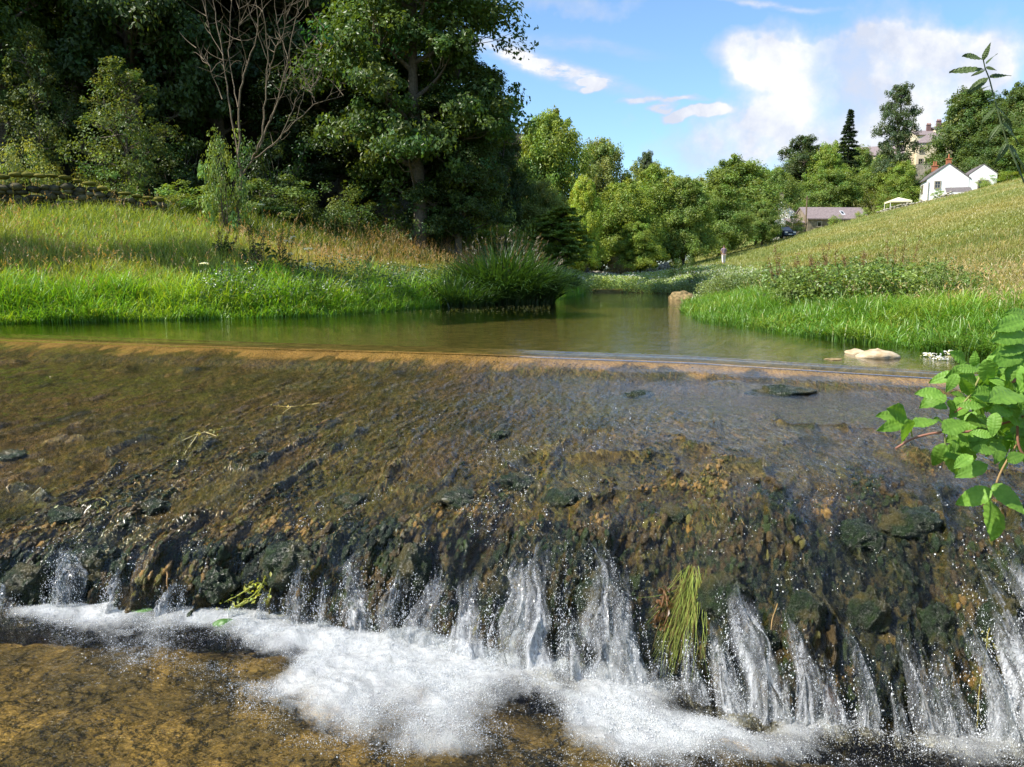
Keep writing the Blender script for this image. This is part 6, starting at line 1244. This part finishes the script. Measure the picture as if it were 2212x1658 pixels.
for k in range(135):
    x = rb.uniform(745, 1290); y = rb.uniform(395, 985) - (x - 745) * .05; an = rb.uniform(0, 6.28); L_ = rb.uniform(110, 185); l2.append((c8(x, y), c8(x - abs(math.cos(an)) * L_ * .9 + 30, y + math.sin(an) * L_ * .7 + 15), rb.uniform(.5, .66), YB_ + .08 + rb.normal() * .10, rb.uniform(-.03, .06)))
l3 = [(c8(1108, 150), c8(968, 182), .5, 1.9, .03), (c8(1110, 226), c8(968, 252), .55, 1.9, .03), (c8(1108, 300), c8(958, 332), .5, 1.9, .02), (c8(1092, 338), c8(948, 398), .55, 1.9, .03), (c8(1150, 130), c8(1040, 90), .5, 1.95, .02), (c8(1150, 190), c8(1050, 130), .5, 1.95, .02), (c8(1160, 330), c8(1060, 260), .5, 1.95, .02), (c8(1150, 400), c8(1030, 360), .55, 1.9, .02)]
leaf_part('foliage', bo, l1, BRL, rb, org); leaf_part('foliage', bo, l2, BRL, rb, org); leaf_part('foliage', bo, l3, BRL, rb, org)
sm = MB(); SC = [((.30, .14, .10), [(325, 930), (430, 862), (600, 826), (780, 832), (1000, 770), (1200, 700), (1500, 760)], .004), ((.34, .13, .09), [(650, 730), (760, 662), (900, 562), (1080, 508), (1250, 440), (1500, 480)], .0055), ((.34, .22, .10), [(1060, 905), (962, 1070), (905, 1235)], .003), ((.24, .26, .08), [(622, 830), (628, 905)], .002), ((.24, .26, .08), [(405, 760), (428, 858)], .002), ((.34, .16, .10), [(1080, 508), (1060, 900), (1120, 1000), (1400, 900)], .004), ((.26, .20, .08), [(1200, 100), (1110, 300), (1150, 450)], .004), ((.24, .24, .08), [(660, 730), (780, 610), (850, 470)], .0028)]
for c_, pp, r_ in SC:
    q = np.array([c8(*a) for a in pp]); T2 = np.linspace(0, 1, len(q) * 4); q = np.stack([np.interp(T2, np.linspace(0, 1, len(q)), q[:, j]) for j in range(2)], 1)
    for _ in range(3): q[1:-1] = (q[:-2] + 2 * q[1:-1] + q[2:]) / 4
    X, Z = at_y(q[:, 0], q[:, 1], YB_ + .04); sm.tube(np.stack([X, np.full(len(X), YB_ + .04), Z], 1) - org, np.linspace(r_ * .7, r_, len(X)), 6, c_)
X, Z = at_y(*c8(1500, 760), YB_ + .04); sm.tube(curve(np.array([X, YB_ + .04, Z]) - org, (.35, -.1, -.55), 6, .1, rb), .006, 6, (.3, .14, .1)); sm.build('stem', STEM, bo, True)
m, t = mat('nettle_leaf'); nz = t.noise(t.obj(), 60, 4); cc = t.n('ShaderNodeMix', {0: 1.0, 6: t.mix(nz, (.06, .10, .03), (.13, .19, .05)), 7: t.attr('Col')}, data_type='RGBA', blend_type='MULTIPLY').outputs[2]
pb = t.n('ShaderNodeBsdfPrincipled', {'Base Color': cc, 'Roughness': .55, 'Normal': t.bump(t.attr('vein', 'Fac'), 1.0, .002)}); tl = t.n('ShaderNodeBsdfTranslucent', {'Color': cc}); t.out(t.n('ShaderNodeMixShader', {0: .3, 1: pb.outputs[0], 2: tl.outputs[0]}))
on = np.array([1.75, 1.95, -.2]); ne = thing('nettle', 'tall nettle tip standing up into the sky above the dark sycamore', 'nettle', tuple(on)); YN = 1.95
NL = [((2128, 150), (2066, 148), .30), ((2122, 128), (2092, 116), .42), ((2124, 130), (2136, 97), .36), ((2130, 138), (2148, 118), .4), ((2138, 166), (2178, 160), .34), ((2134, 168), (2096, 194), .42), ((2130, 146), (2150, 150), .4), ((2128, 152), (2104, 160), .3),
      ((2140, 186), (2122, 190), .3), ((2152, 232), (2122, 258), .34), ((2156, 236), (2188, 262), .34), ((2164, 268), (2138, 300), .34), ((2166, 268), (2204, 300), .34), ((2176, 310), (2156, 346), .34), ((2180, 316), (2218, 356), .34), ((2150, 228), (2172, 218), .3), ((2160, 255), (2186, 285), .34)]
leaf_part('foliage', ne, [(a, b, w_, YN + rb.normal() * .02, rb.uniform(-.02, .02)) for a, b, w_ in NL], m, rb, on)
q = np.array([(2122, 120), (2128, 148), (2137, 170), (2146, 205), (2158, 250), (2176, 310), (2215, 400), (2300, 620)]); X, Z = at_y(q[:, 0], q[:, 1], YN); sn = MB().tube(np.concatenate([np.stack([X, np.full(len(X), YN), Z], 1) - on, [(.25, .05, -.6)]]), np.linspace(.0012, .0024, len(q) + 1), 6, (.10, .14, .06)); sn.build('stem', STEM, ne, True)
